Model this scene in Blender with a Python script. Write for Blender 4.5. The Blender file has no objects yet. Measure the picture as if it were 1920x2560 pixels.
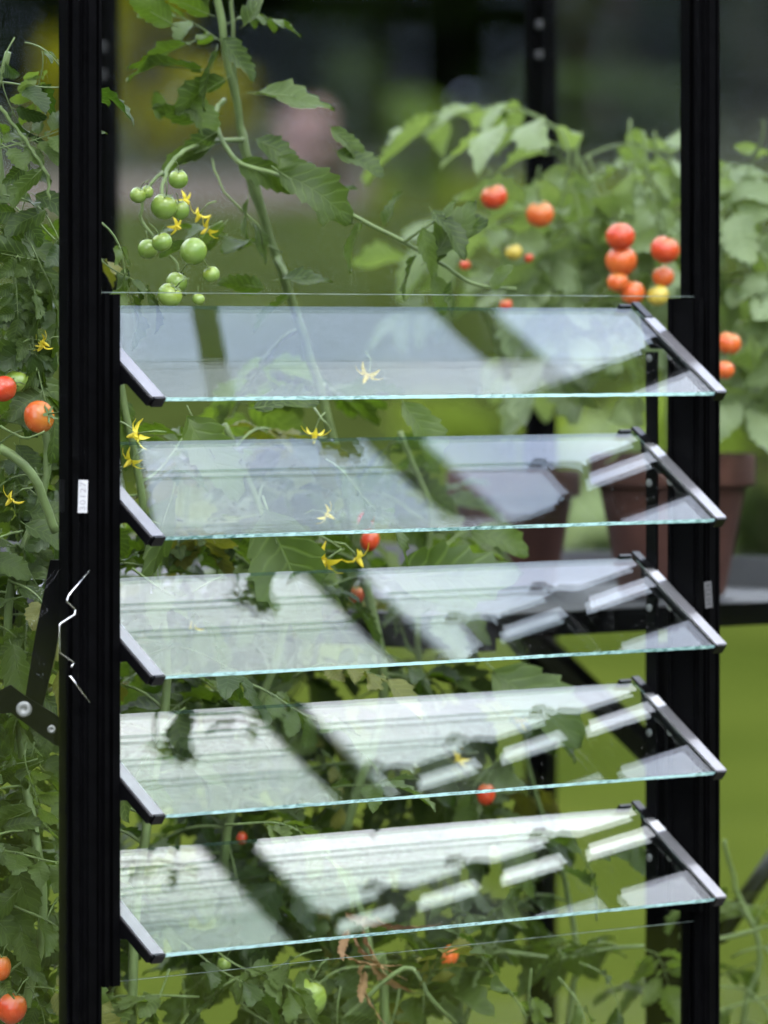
import bpy, math, random
from mathutils import Vector, Matrix, Euler
from math import sin, cos, pi, radians as R

sc = bpy.context.scene
col = sc.collection
ZO = 1.10                       # height of the louvre's uppermost outer edge above the ground

# ------------------------------------------------------------------ camera
F_PX, PY, TH = 14718.5, 840.88, 0.78478
CAM = Vector((-3.44236, -3.73157, 0.05 + ZO))
cd = bpy.data.cameras.new('camera'); camo = bpy.data.objects.new('camera', cd); col.objects.link(camo)
camo.location = CAM
camo.rotation_euler = (pi/2, 0, -TH)
cd.sensor_fit = 'VERTICAL'; cd.sensor_height = 36; cd.lens = F_PX/2560*36
cd.shift_y = -(1280-PY)/2560
cd.clip_start = .1; cd.clip_end = 800
cd.dof.use_dof = True; cd.dof.focus_distance = 5.28; cd.dof.aperture_fstop = 4.8; cd.dof.aperture_blades = 9
sc.camera = camo

# ------------------------------------------------------------------ light
SUN_EL, SUN_AZ = 52, 205        # degrees; azimuth measured from +y clockwise
w = bpy.data.worlds.new('World'); sc.world = w; w.use_nodes = True
nt = w.node_tree; nt.nodes.clear()
def N(t, **k):
    n = nt.nodes.new(t)
    for a, v in k.items():
        if a.startswith('i_'): n.inputs[a[2:].replace('_', ' ')].default_value = v
        else: setattr(n, a, v)
    return n
sky = N('ShaderNodeTexSky', sky_type='NISHITA', sun_disc=False, sun_elevation=R(SUN_EL), sun_rotation=R(SUN_AZ))
tc = N('ShaderNodeTexCoord'); mp = N('ShaderNodeMapping'); mp.inputs['Location'].default_value = (1.8076771, 2.94966635, 8.88344716)
mp.inputs['Scale'].default_value = (1, 1, 1.6)
n1 = N('ShaderNodeTexNoise', i_Scale=2.6, i_Detail=5.0, i_Roughness=.5)
n2 = N('ShaderNodeTexNoise', i_Scale=9.0, i_Detail=4.0, i_Roughness=.5)
mr = N('ShaderNodeMapRange', i_From_Min=.44, i_From_Max=.6); mr.clamp = True
mr2 = N('ShaderNodeMapRange', i_From_Min=.3, i_From_Max=.7, i_To_Min=.75, i_To_Max=1.15)
cl = N('ShaderNodeMix', data_type='RGBA'); cl.inputs[6].default_value = (26, 31, 46, 1); cl.inputs[7].default_value = (105, 106, 111, 1)
ml = N('ShaderNodeMix', data_type='RGBA', blend_type='MULTIPLY'); ml.inputs[0].default_value = 1
mx = N('ShaderNodeMix', data_type='RGBA'); mx.inputs[0].default_value = .88
bg = N('ShaderNodeBackground', i_Strength=.1); wo = N('ShaderNodeOutputWorld')
L = nt.links.new
L(tc.outputs['Generated'], mp.inputs['Vector']); L(mp.outputs[0], n1.inputs['Vector']); L(mp.outputs[0], n2.inputs['Vector'])
L(n1.outputs['Fac'], mr.inputs['Value']); L(mr.outputs[0], cl.inputs[0]); L(n2.outputs['Fac'], mr2.inputs['Value'])
L(cl.outputs[2], ml.inputs[6]); L(mr2.outputs[0], ml.inputs[7]); L(sky.outputs[0], mx.inputs[6]); L(ml.outputs[2], mx.inputs[7])
L(mx.outputs[2], bg.inputs['Color']); L(bg.outputs[0], wo.inputs['Surface'])
sl = bpy.data.lights.new('sun', 'SUN'); sl.energy = 2.2; sl.angle = R(11); sl.color = (1, .96, .9)
so = bpy.data.objects.new('sun', sl); col.objects.link(so)
az = R(SUN_AZ); sdir = Vector((sin(az)*cos(R(SUN_EL)), cos(az)*cos(R(SUN_EL)), sin(R(SUN_EL))))
so.rotation_euler = sdir.to_track_quat('Z', 'Y').to_euler(); so.location = (0, 0, 20)
sc.view_settings.view_transform = 'Standard'; sc.view_settings.look = 'None'
sc.view_settings.exposure = 0.0; sc.view_settings.gamma = 1
sc.view_settings.use_curve_mapping = False
sc.render.engine = 'CYCLES'
cy = sc.cycles; cy.transparent_max_bounces = 32; cy.max_bounces = 10; cy.glossy_bounces = 6; cy.diffuse_bounces = 3
cy.use_denoising = True; cy.sample_clamp_indirect = 12

# ------------------------------------------------------------------ helpers
VD = Vector((sin(TH), cos(TH), 0)); RD = Vector((cos(TH), -sin(TH), 0))
def at(px, py, Z):
    """point of the place that lies Z metres in front of the lens, read off the photograph"""
    return CAM + VD*Z + RD*((px-960)/F_PX*Z) + Vector((0, 0, -(py-PY)/F_PX*Z))

class MB:
    def __init__(s): s.v = []; s.f = []; s.m = []; s.uv = []; s.sm = []
    def add(s, vs, fs, mat=0, uvs=None, smooth=False):
        o = len(s.v); s.v += [tuple(v) for v in vs]
        for f in fs: s.f.append(tuple(i+o for i in f)); s.m.append(mat); s.sm.append(smooth)
        s.uv += uvs if uvs else [(0, 0)]*len(vs)
    def box(s, a, b, mat=0, M=None):
        x0, y0, z0 = a; x1, y1, z1 = b
        vs = [Vector(p) for p in ((x0,y0,z0),(x1,y0,z0),(x1,y1,z0),(x0,y1,z0),(x0,y0,z1),(x1,y0,z1),(x1,y1,z1),(x0,y1,z1))]
        if M: vs = [M @ v for v in vs]
        s.add(vs, [(0,3,2,1),(4,5,6,7),(0,1,5,4),(1,2,6,5),(2,3,7,6),(3,0,4,7)], mat)
    def prism(s, poly, axis, a, b, mat=0):
        """poly: 2D points, extruded along axis 'x' (y,z) or 'z' (x,y)"""
        n = len(poly)
        if axis == 'z': P = lambda p, t: (p[0], p[1], t)
        elif axis == 'x': P = lambda p, t: (t, p[0], p[1])
        else: P = lambda p, t: (p[0], t, p[1])
        vs = [P(p, a) for p in poly] + [P(p, b) for p in poly]
        fs = [(i, (i+1) % n, (i+1) % n+n, i+n) for i in range(n)] + [tuple(range(n))[::-1], tuple(range(n, 2*n))]
        s.add(vs, fs, mat)
    def tube(s, pts, rad, sides=6, mat=0, cap=True):
        pts = [Vector(p) for p in pts]; n = len(pts)
        rr = rad if isinstance(rad, (list, tuple)) else [rad]*n
        vs = []; up = Vector((.3, .2, .93))
        for i, p in enumerate(pts):
            t = (pts[min(i+1, n-1)]-pts[max(i-1, 0)])
            if t.length < 1e-9: t = Vector((0, 0, 1))
            t.normalize()
            a = t.cross(up)
            if a.length < .05: a = t.cross(Vector((1, 0, 0)))
            a.normalize(); b = t.cross(a)
            for k in range(sides):
                q = 2*pi*k/sides; vs.append(p+(a*cos(q)+b*sin(q))*rr[i])
        fs = []
        for i in range(n-1):
            for k in range(sides):
                k2 = (k+1) % sides; fs.append((i*sides+k, i*sides+k2, (i+1)*sides+k2, (i+1)*sides+k))
        if cap: fs += [tuple(range(sides))[::-1], tuple(range((n-1)*sides, n*sides))]
        s.add(vs, fs, mat, [(i/n, 0) for i in range(n) for k in range(sides)], True)
    def lathe(s, prof, seg=24, mat=0, M=None, smooth=True):
        n = len(prof); vs = []; uv = []
        for i, (r, z) in enumerate(prof):
            for k in range(seg):
                q = 2*pi*k/seg; v = Vector((r*cos(q), r*sin(q), z)); vs.append(M @ v if M else v); uv.append((k/seg, i/n))
        fs = []
        for i in range(n-1):
            for k in range(seg):
                k2 = (k+1) % seg; fs.append((i*seg+k, i*seg+k2, (i+1)*seg+k2, (i+1)*seg+k))
        s.add(vs, fs, mat, uv, smooth)
    def mesh(s, name, mats):
        me = bpy.data.meshes.new(name); me.from_pydata(s.v, [], s.f)
        for m in mats: me.materials.append(m)
        me.polygons.foreach_set('material_index', s.m); me.polygons.foreach_set('use_smooth', s.sm)
        ul = me.uv_layers.new(name='UVMap'); li = [0]*len(me.loops); me.loops.foreach_get('vertex_index', li)
        fl = []
        for i in li: fl += s.uv[i]
        ul.data.foreach_set('uv', fl); me.update()
        return me
    def build(s, name, mats, parent=None, loc=None):
        if not isinstance(mats, (list, tuple)): mats = [mats]
        return link(name, s.mesh(name, mats), parent, loc)
def link(name, me, parent=None, loc=None, M=None):
    o = bpy.data.objects.new(name, me); col.objects.link(o)
    if parent: o.parent = parent; o.matrix_parent_inverse = Matrix.Translation(-wloc(parent))
    if M is not None: o.matrix_basis = M
    elif loc is not None: o.location = loc
    return o
WL = {}
def wloc(o): return WL.get(o.name, Vector((0, 0, 0)))
def tag(o, label=None, cat=None, group=None, kind=None):
    for k, v in (('label', label), ('category', cat), ('group', group), ('kind', kind)):
        if v: o[k] = v
    return o
def thing(name, label, cat, loc=(0, 0, 0), group=None):
    o = bpy.data.objects.new(name, None); col.objects.link(o); o.location = loc; o.empty_display_size = .1
    WL[o.name] = Vector(loc)
    return tag(o, label, cat, group)

# ------------------------------------------------------------------ materials
def mat(name):
    m = bpy.data.materials.new(name); m.use_nodes = True; t = m.node_tree; t.nodes.clear()
    out = t.nodes.new('ShaderNodeOutputMaterial')
    def node(ty, **k):
        n = t.nodes.new(ty)
        for a, v in k.items():
            if a.startswith('i_'): n.inputs[a[2:].replace('_', ' ')].default_value = v
            else: setattr(n, a, v)
        return n
    return m, t, out, node, t.links.new
def ramp(node, stops):
    r = node('ShaderNodeValToRGB'); e = r.color_ramp.elements
    while len(e) < len(stops): e.new(.5)
    for i, (p, c) in enumerate(stops): e[i].position = p; e[i].color = (*c, 1)
    return r
def simple(name, c, rough=.5, metal=0, spec=.5, var=.15, vs=30, bump=.0, bs=200, c2=None, coat=0):
    m, t, out, node, l = mat(name)
    p = node('ShaderNodeBsdfPrincipled', i_Roughness=rough, i_Metallic=metal); p.inputs['Specular IOR Level'].default_value = spec
    p.inputs['Coat Weight'].default_value = coat
    tcn = node('ShaderNodeTexCoord'); nz = node('ShaderNodeTexNoise', i_Scale=vs, i_Detail=6.0)
    l(tcn.outputs['Object'], nz.inputs['Vector'])
    c2 = c2 or tuple(x*(1-2*var) for x in c)
    r = ramp(node, [(.3, c2), (.7, c)]); l(nz.outputs['Fac'], r.inputs[0]); l(r.outputs[0], p.inputs['Base Color'])
    rm = node('ShaderNodeMapRange', i_To_Min=rough*.85, i_To_Max=min(1, rough*1.2)); l(nz.outputs['Fac'], rm.inputs['Value']); l(rm.outputs[0], p.inputs['Roughness'])
    if bump:
        nb = node('ShaderNodeTexNoise', i_Scale=bs, i_Detail=3.0); l(tcn.outputs['Object'], nb.inputs['Vector'])
        b = node('ShaderNodeBump', i_Strength=bump, i_Distance=.001); l(nb.outputs['Fac'], b.inputs['Height']); l(b.outputs[0], p.inputs['Normal'])
    l(p.outputs[0], out.inputs[0]); return m

BLACK = simple('black_powder_coat', (.0015, .0015, .0017), .45, 0, .035, .2, 60, .25, 900)
BLACKP = simple('black_plastic', (.002, .002, .0024), .3, 0, .2, .2, 40)
CLIPM = simple('satin_grey_clip', (.20, .195, .20), .2, .55, .5, .06, 90, .1, 700)
ALU = simple('weathered_aluminium', (.05, .05, .052), .6, .2, .5, .12, 20)
STEEL = simple('bright_spring_wire', (.75, .74, .72), .2, 1, .5, .05, 300)
RIVET = simple('dull_rivet', (.22, .22, .21), .5, .5, .5, .15, 400)
DBOLT = simple('dark_bolt', (.07, .07, .07), .5, .2)
TERRA = simple('terracotta', (.075, .030, .020), .8, 0, .3, .25, 14, .3, 150)
SOIL = simple('potting_soil', (.03, .02, .012), .95, 0, .1, .3, 80, 1, 100)
BARK = simple('bark', (.05, .04, .03), .9, 0, .1, .3, 6, .5, 20)
TIMBER = simple('grey_boards', (.07, .075, .09), .6, 0, .3, .2, 12)
STICK = simple('sticker_white', (.42, .42, .42), .6, 0, .3, .08, 200)
STICKD = simple('sticker_grey', (.085, .085, .085), .6, 0, .3, .08, 200)
INK = simple('black_ink', (.01, .01, .01), .7)
INKF = simple('faded_ink', (.25, .25, .25), .7)
PLINTH = simple('concrete', (.3, .29, .27), .85, 0, .2, .15, 12, .4, 80)

def glass(name, tint, wav, dust, vs=26.0, thr=.022, spk=.2):
    m, t, out, node, l = mat(name)
    g = node('ShaderNodeNewGeometry'); tcn = node('ShaderNodeTexCoord')
    nz = node('ShaderNodeTexNoise', i_Scale=9.0, i_Detail=1.0); mpn = node('ShaderNodeMapping'); mpn.inputs['Scale'].default_value = (1, 3.2, 3.2)
    l(tcn.outputs['Object'], mpn.inputs[0]); l(mpn.outputs[0], nz.inputs['Vector'])
    bp = node('ShaderNodeBump', i_Strength=1.0, i_Distance=wav); l(nz.outputs['Fac'], bp.inputs['Height'])
    dp = node('ShaderNodeVectorMath', operation='DOT_PRODUCT'); l(g.outputs['Incoming'], dp.inputs[0]); l(g.outputs['Normal'], dp.inputs[1])
    ab = node('ShaderNodeMath', operation='ABSOLUTE'); l(dp.outputs['Value'], ab.inputs[0])
    su = node('ShaderNodeMath', operation='SUBTRACT'); su.inputs[0].default_value = 1; l(ab.outputs[0], su.inputs[1])
    pw = node('ShaderNodeMath', operation='POWER'); l(su.outputs[0], pw.inputs[0]); pw.inputs[1].default_value = 5
    ma = node('ShaderNodeMath', operation='MULTIPLY_ADD'); l(pw.outputs[0], ma.inputs[0]); ma.inputs[1].default_value = .954; ma.inputs[2].default_value = .046
    tr = node('ShaderNodeBsdfTransparent'); tr.inputs[0].default_value = (*tint, 1)
    gl = node('ShaderNodeBsdfGlossy', i_Roughness=0.0); l(bp.outputs[0], gl.inputs['Normal'])
    mxn = node('ShaderNodeMixShader'); l(ma.outputs[0], mxn.inputs[0]); l(tr.outputs[0], mxn.inputs[1]); l(gl.outputs[0], mxn.inputs[2])
    # specks of dust
    vo = node('ShaderNodeTexVoronoi', i_Scale=vs); l(tcn.outputs['Object'], vo.inputs['Vector'])
    lt = node('ShaderNodeMath', operation='LESS_THAN'); l(vo.outputs['Distance'], lt.inputs[0]); lt.inputs[1].default_value = thr
    n3 = node('ShaderNodeTexNoise', i_Scale=4.0, i_Detail=5.0); l(tcn.outputs['Object'], n3.inputs['Vector'])
    r3 = node('ShaderNodeMapRange', i_From_Min=.5, i_From_Max=.8, i_To_Min=0.0, i_To_Max=dust); l(n3.outputs['Fac'], r3.inputs['Value'])
    ml_ = node('ShaderNodeMath', operation='MULTIPLY_ADD'); l(lt.outputs[0], ml_.inputs[0]); ml_.inputs[1].default_value = spk; l(r3.outputs[0], ml_.inputs[2])
    df = node('ShaderNodeBsdfDiffuse'); df.inputs[0].default_value = (.6, .6, .57, 1)
    m2 = node('ShaderNodeMixShader'); l(ml_.outputs[0], m2.inputs[0]); l(mxn.outputs[0], m2.inputs[1]); l(df.outputs[0], m2.inputs[2])
    l(m2.outputs[0], out.inputs[0]); return m
GLASS = glass('window_glass', (.985, .995, .988), .000004, .0004, 26.0, .022, .1)
BGLASS = glass('louvre_glass', (.97, .992, .98), .000006, .02, 75.0, .10, .035)
def inner_edge():
    m, t, out, node, l = mat('seamed_glass_edge')
    tr = node('ShaderNodeBsdfTransparent'); tr.inputs[0].default_value = (.6, .76, .68, 1)
    p = node('ShaderNodeBsdfPrincipled', i_Roughness=.3); p.inputs['Base Color'].default_value = (.06, .12, .09, 1)
    a = node('ShaderNodeMixShader'); a.inputs[0].default_value = .35; l(tr.outputs[0], a.inputs[1]); l(p.outputs[0], a.inputs[2]); l(a.outputs[0], out.inputs[0]); return m
IEDGE = inner_edge()
def glass_edge():
    m, t, out, node, l = mat('cut_glass_edge')
    tcn = node('ShaderNodeTexCoord'); mpn = node('ShaderNodeMapping'); mpn.inputs['Scale'].default_value = (1, 2.5, 2.5)
    nz = node('ShaderNodeTexNoise', i_Scale=110.0, i_Detail=4.0, i_Roughness=.7); l(tcn.outputs['Object'], mpn.inputs[0]); l(mpn.outputs[0], nz.inputs['Vector'])
    nb = node('ShaderNodeTexNoise', i_Scale=4.0, i_Detail=3.0); oi = node('ShaderNodeObjectInfo'); va = node('ShaderNodeVectorMath', operation='ADD')
    ms = node('ShaderNodeMath', operation='MULTIPLY'); l(oi.outputs['Random'], ms.inputs[0]); ms.inputs[1].default_value = 40
    l(tcn.outputs['Object'], va.inputs[0]); l(ms.outputs[0], va.inputs[1]); l(va.outputs[0], nb.inputs['Vector'])
    ad = node('ShaderNodeMath', operation='MULTIPLY_ADD'); l(nb.outputs['Fac'], ad.inputs[0]); ad.inputs[1].default_value = .8; l(nz.outputs['Fac'], ad.inputs[2])
    r = ramp(node, [(.56, (.03, .14, .12)), (.84, (.65, .98, .93))])
    sb = node('ShaderNodeMath', operation='MULTIPLY'); l(ad.outputs[0], sb.inputs[0]); sb.inputs[1].default_value = .85
    l(sb.outputs[0], r.inputs[0])
    df = node('ShaderNodeBsdfDiffuse'); tl = node('ShaderNodeBsdfTranslucent'); l(r.outputs[0], df.inputs[0]); l(r.outputs[0], tl.inputs[0])
    gl = node('ShaderNodeBsdfGlossy', i_Roughness=.18); bp = node('ShaderNodeBump', i_Strength=1.0, i_Distance=.002)
    l(nz.outputs['Fac'], bp.inputs['Height']); l(bp.outputs[0], gl.inputs['Normal'])
    a = node('ShaderNodeMixShader'); a.inputs[0].default_value = .6; l(df.outputs[0], a.inputs[1]); l(tl.outputs[0], a.inputs[2])
    b = node('ShaderNodeMixShader'); b.inputs[0].default_value = .25; l(a.outputs[0], b.inputs[1]); l(gl.outputs[0], b.inputs[2])
    l(b.outputs[0], out.inputs[0]); return m
GEDGE = glass_edge()

ARRIS = simple('ground_glass_arris', (.2, .25, .22), .4, 0, .4, .35, 60)
def leafmat(name, c1, c2, trans, rough=.5, veins=True, spec=.35, tw=.4):
    m, t, out, node, l = mat(name)
    oi = node('ShaderNodeObjectInfo'); tcn = node('ShaderNodeTexCoord')
    nz = node('ShaderNodeTexNoise', i_Scale=22.0, i_Detail=4.0); l(tcn.outputs['Object'], nz.inputs['Vector'])
    ad = node('ShaderNodeMath', operation='MULTIPLY_ADD'); l(oi.outputs['Random'], ad.inputs[0]); ad.inputs[1].default_value = .55; l(nz.outputs['Fac'], ad.inputs[2])
    r = ramp(node, [(.4, c1), (1.0, c2)]); l(ad.outputs[0], r.inputs[0])
    p = node('ShaderNodeBsdfPrincipled', i_Roughness=rough); p.inputs['Specular IOR Level'].default_value = spec
    colr = r.outputs[0]
    if veins:
        uv = node('ShaderNodeUVMap'); sx = node('ShaderNodeSeparateXYZ'); l(uv.outputs[0], sx.inputs[0])
        au = node('ShaderNodeMath', operation='ABSOLUTE'); l(sx.outputs[0], au.inputs[0])
        a = node('ShaderNodeMath', operation='MULTIPLY_ADD'); l(sx.outputs[1], a.inputs[0]); a.inputs[1].default_value = 7.5
        b = node('ShaderNodeMath', operation='MULTIPLY'); l(au.outputs[0], b.inputs[0]); b.inputs[1].default_value = -1.6; l(b.outputs[0], a.inputs[2])
        pp = node('ShaderNodeMath', operation='PINGPONG'); l(a.outputs[0], pp.inputs[0]); pp.inputs[1].default_value = .5
        mn = node('ShaderNodeMath', operation='MULTIPLY'); l(au.outputs[0], mn.inputs[0]); mn.inputs[1].default_value = 3.0
        mi = node('ShaderNodeMath', operation='MINIMUM'); l(pp.outputs[0], mi.inputs[0]); l(mn.outputs[0], mi.inputs[1])
        vr = node('ShaderNodeMapRange', i_From_Min=0.0, i_From_Max=.16); l(mi.outputs[0], vr.inputs['Value'])
        mc = node('ShaderNodeMix', data_type='RGBA'); l(vr.outputs[0], mc.inputs[0]); mc.inputs[6].default_value = tuple(min(1, x*1.12+.004) for x in c2)+(1,)
        l(colr, mc.inputs[7]); colr = mc.outputs[2]
        bp = node('ShaderNodeBump', i_Strength=.35, i_Distance=.0012); l(vr.outputs[0], bp.inputs['Height']); l(bp.outputs[0], p.inputs['Normal'])
    l(colr, p.inputs['Base Color'])
    tl = node('ShaderNodeBsdfTranslucent'); tm = node('ShaderNodeMix', data_type='RGBA', blend_type='MULTIPLY'); tm.inputs[0].default_value = 1
    l(colr, tm.inputs[6]); tm.inputs[7].default_value = (*trans, 1); l(tm.outputs[2], tl.inputs[0])
    mxn = node('ShaderNodeMixShader'); mxn.inputs[0].default_value = tw; l(p.outputs[0], mxn.inputs[1]); l(tl.outputs[0], mxn.inputs[2])
    l(mxn.outputs[0], out.inputs[0]); return m
LEAF = leafmat('tomato_leaf', (.025, .045, .008), (.064, .098, .019), (1.3, 1.5, .35))
LEAFP = leafmat('pale_tomato_leaf', (.11, .155, .06), (.19, .245, .115), (1.2, 1.3, .5))
LEAFY = leafmat('yellowing_leaf', (.08, .095, .014), (.13, .13, .025), (1.1, 1.2, .35))
LEAFD = leafmat('dark_tomato_leaf', (.014, .028, .006), (.035, .06, .012), (1.2, 1.5, .35), .4)
LEAFL = leafmat('light_tomato_leaf', (.055, .085, .020), (.11, .15, .045), (1.3, 1.5, .35), tw=.5)
STEM = simple('tomato_stem', (.13, .18, .06), .5, 0, .3, .2, 40, .3, 900)
PETAL = leafmat('yellow_petal', (.58, .44, .025), (.72, .60, .06), (1, 1, .5), .5, False, tw=.3)
DRY = leafmat('dry_leaf', (.16, .08, .035), (.25, .15, .07), (1, .8, .5), .8, False, tw=.2)
def fruit(name, a, b, sc_=14):
    m = simple(name, b, .26, 0, .5, 0, sc_, c2=a); t = m.node_tree; p = [n for n in t.nodes if n.type == 'BSDF_PRINCIPLED'][0]
    src = p.inputs['Base Color'].links[0].from_socket; tcn = t.nodes.new('ShaderNodeTexCoord'); sx = t.nodes.new('ShaderNodeSeparateXYZ'); mr_ = t.nodes.new('ShaderNodeMapRange'); mxn = t.nodes.new('ShaderNodeMix'); mxn.data_type = 'RGBA'
    t.links.new(tcn.outputs['Generated'], sx.inputs[0]); t.links.new(sx.outputs[2], mr_.inputs['Value']); mr_.inputs['From Min'].default_value = .6; mr_.inputs['From Max'].default_value = 1.05
    t.links.new(mr_.outputs[0], mxn.inputs[0]); t.links.new(src, mxn.inputs[6]); mxn.inputs[7].default_value = (b[0]*.6+.05, b[1]*.5+.08, .02, 1); t.links.new(mxn.outputs[2], p.inputs['Base Color']); return m
RED = fruit('ripe_red', (.42, .022, .010), (.52, .07, .02), 30); ORANGE = fruit('ripe_orange', (.50, .05, .012), (.60, .14, .03), 30)
GREENF = fruit('unripe_green', (.11, .19, .03), (.2, .28, .06)); YELF = fruit('turning_yellow', (.45, .30, .04), (.5, .38, .06))
def cardmat(name, a, b, tw=.3, sp=.1): return leafmat(name, a, b, (1.2, 1.3, .5), .7, False, sp, tw)

# ------------------------------------------------------------------ ground
def gh(d):      # rise of the garden with distance from the lens along the view
    z = 0
    if d > 13: z += .05*(min(d, 21)-13)
    if d > 21: z += .10*(min(d, 46)-21)
    if d > 46: z += .04*(d-46)
    return z
def gz(x, y): return gh((Vector((x, y, 0))-CAM).dot(VD))
g = MB(); S = 60
xs = sorted(set([-400, -250, -150, -100, -80] + [i*2.0 for i in range(-30, 60)] + [130, 180, 260, 400]))
vs = []; 
for y in xs:
    for x in xs: vs.append((x, y, gz(x, y) if abs(x) < 200 and abs(y) < 200 else gz(max(-200, min(200, x)), max(-200, min(200, y)))))
n = len(xs)
g.add(vs, [(j*n+i, j*n+i+1, (j+1)*n+i+1, (j+1)*n+i) for j in range(n-1) for i in range(n-1)], 0, None, True)
def lawnmat():
    m, t, out, node, l = mat('lawn')
    tcn = node('ShaderNodeTexCoord'); nz = node('ShaderNodeTexNoise', i_Scale=.9, i_Detail=8.0, i_Roughness=.6); l(tcn.outputs['Object'], nz.inputs['Vector'])
    n2_ = node('ShaderNodeTexNoise', i_Scale=60.0, i_Detail=3.0); l(tcn.outputs['Object'], n2_.inputs['Vector'])
    ad = node('ShaderNodeMath', operation='MULTIPLY_ADD'); l(n2_.outputs['Fac'], ad.inputs[0]); ad.inputs[1].default_value = .5; l(nz.outputs['Fac'], ad.inputs[2])
    r = ramp(node, [(.5, (.026, .037, .005)), (1.0, (.052, .064, .010))]); l(ad.outputs[0], r.inputs[0])
    p = node('ShaderNodeBsdfPrincipled', i_Roughness=.95); p.inputs['Specular IOR Level'].default_value = 0; l(r.outputs[0], p.inputs['Base Color'])
    b = node('ShaderNodeBump', i_Strength=.6, i_Distance=.02); l(n2_.outputs['Fac'], b.inputs['Height']); l(b.outputs[0], p.inputs['Normal'])
    l(p.outputs[0], out.inputs[0]); return m
tag(g.build('lawn', lawnmat()), kind='structure')
# gravel path crossing the bank, bare bed under the trees
def strip(name, d0, d1, s0, s1, m, lift):
    q = MB(); vs = []; K = 24; J = 6
    for j in range(J+1):
        for i in range(K+1):
            d = d0+(d1-d0)*j/J; s_ = s0+(s1-s0)*i/K
            wob = .35*sin(s_*.7+j)*(1 if j in (0, J) else 0)
            d_ = d+wob; P = CAM+VD*d_+RD*s_; vs.append((P.x, P.y, gh(d_)+lift))
    q.add(vs, [(j*(K+1)+i, j*(K+1)+i+1, (j+1)*(K+1)+i+1, (j+1)*(K+1)+i) for j in range(J) for i in range(K)], 0, None, True)
    return tag(q.build(name, m), kind='structure')
strip('gravel_path', 36.4, 39.4, -16, -.1, simple('path_gravel', (.088, .070, .052), .9, 0, .1, .38, 2.5), .03)
strip('dark_lawn_band', 23, 36.2, -25, 25, simple('dark_lawn_band', (.034, .045, .010), .95, 0, 0, .35, 2.2), .03)  # darker mottled green band laid over the lawn's bank
strip('flower_bed', 39, 60, -22, 22, simple('bed_soil', (.018, .022, .009), .95, 0, .1, .3, 3), .03)
strip('greenhouse_floor', 4.2, 8.2, -1.5, 1.0, simple('floor_gravel', (.16, .15, .13), .95, 0, .1, .3, 60), .012)

# ------------------------------------------------------------------ greenhouse
EY = .742+ZO; SL = R(40.5); YR = 1.335; RZ = EY+(YR-.05)*math.tan(SL)
YB = 2.62; XE = 1.5; X0 = -2.45; BASE = .12
gh_o = thing('greenhouse', 'black framed glass greenhouse holding the tomato plants', 'greenhouse', (0, .05, 0))
def frame(name, mb, parent=gh_o, m=BLACK): return mb.build(name, m, parent)
# glazing bar: slim box with two proud fins and a cap groove
def post_poly(x, yf, yb, w=.021):
    h = w/2
    return [(x-h, yf+.006), (x-h+.003, yf+.006), (x-h+.003, yf+.002), (x-h+.006, yf+.002), (x-h+.006, yf), (x+h-.0065, yf), (x+h-.0065, yf+.0025),
            (x+h-.003, yf+.0025), (x+h-.003, yf), (x+h, yf), (x+h, yf+.013), (x+h-.004, yf+.013), (x+h-.004, yf+.018),
            (x+h, yf+.018), (x+h, yb), (x-h, yb), (x-h, yf+.020), (x-h+.004, yf+.020), (x-h+.004, yf+.014), (x-h, yf+.014)]
for px_ in (-2.4325, -1.6325, -.8325, -.0325, .7675):
    m_ = MB(); m_.prism(post_poly(px_, .038, .070), 'z', BASE, EY-.02); frame('post', m_)
    m_ = MB(); m_.prism(post_poly(px_, -YB, -YB+.032), 'z', BASE, EY-.02)
    m_.v = [(x, -y, z) for x, y, z in m_.v]; frame('post', m_)
for cx_, cy_ in ((XE, .05), (XE, YB), (X0-.6, .05), (X0-.6, YB)):
    m_ = MB(); m_.box((cx_-.022, cy_-.022, BASE), (cx_+.022, cy_+.022, EY)); frame('corner_post', m_)
XA = X0-.6
for y_ in (.053, YB-.003):
    m_ = MB(); m_.box((XA+.025, y_-.022, EY-.018), (XE-.025, y_+.022, EY+.028)); frame('eaves_beam', m_)
    m_ = MB(); m_.box((XA+.025, y_-.02, BASE), (XE-.025, y_+.02, BASE+.05)); frame('sill_beam', m_)
m_ = MB(); m_.box((XA, YR-.02, RZ-.04), (XE+.02, YR+.02, RZ+.02)); frame('ridge_beam', m_)
m_ = MB(); m_.box((XA-.05, 0, 0), (XE+.05, .10, BASE-.002)); m_.box((XA-.05, YB-.05, 0), (XE+.05, YB+.05, BASE-.002)); m_.box((XE-.05, .101, 0), (XE+.05, YB-.051, BASE-.002)); m_.box((XA-.05, .101, 0), (XA+.05, YB-.051, BASE-.002)); frame('plinth', m_, m=PLINTH)
def bar3(a, b, w, h, name='roof_bar', parent=gh_o, m=BLACK, side=(1, 0, 0)):
    a = Vector(a); b = Vector(b); d = b-a; ln = d.length; d.normalize(); s_ = Vector(side); u = s_.cross(d).normalized(); s_ = d.cross(u)
    M = Matrix((( s_.x, d.x, u.x, a.x), (s_.y, d.y, u.y, a.y), (s_.z, d.z, u.z, a.z), (0, 0, 0, 1)))
    q = MB(); q.box((-w/2, 0, -h/2), (w/2, ln, h/2), 0, M); return frame(name, q, parent, m)
for px_ in (-2.4325, -1.6325, -.8325, -.0325, .7675):
    for ys, ye in ((.075, YR-.02), (YB-.025, YR+.02)):
        bar3((px_, ys, EY+.03+(abs(ys-.05) if ys < 1 else YB-ys)*.02), (px_, ye, RZ-.02), .02, .03)
for px_ in (XE, XA):    # gable rafters
    bar3((px_, .05, EY+.0), (px_, YR, RZ), .032, .042, 'gable_rafter'); bar3((px_, YB, EY+.0), (px_, YR, RZ), .032, .042, 'gable_rafter')
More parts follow.
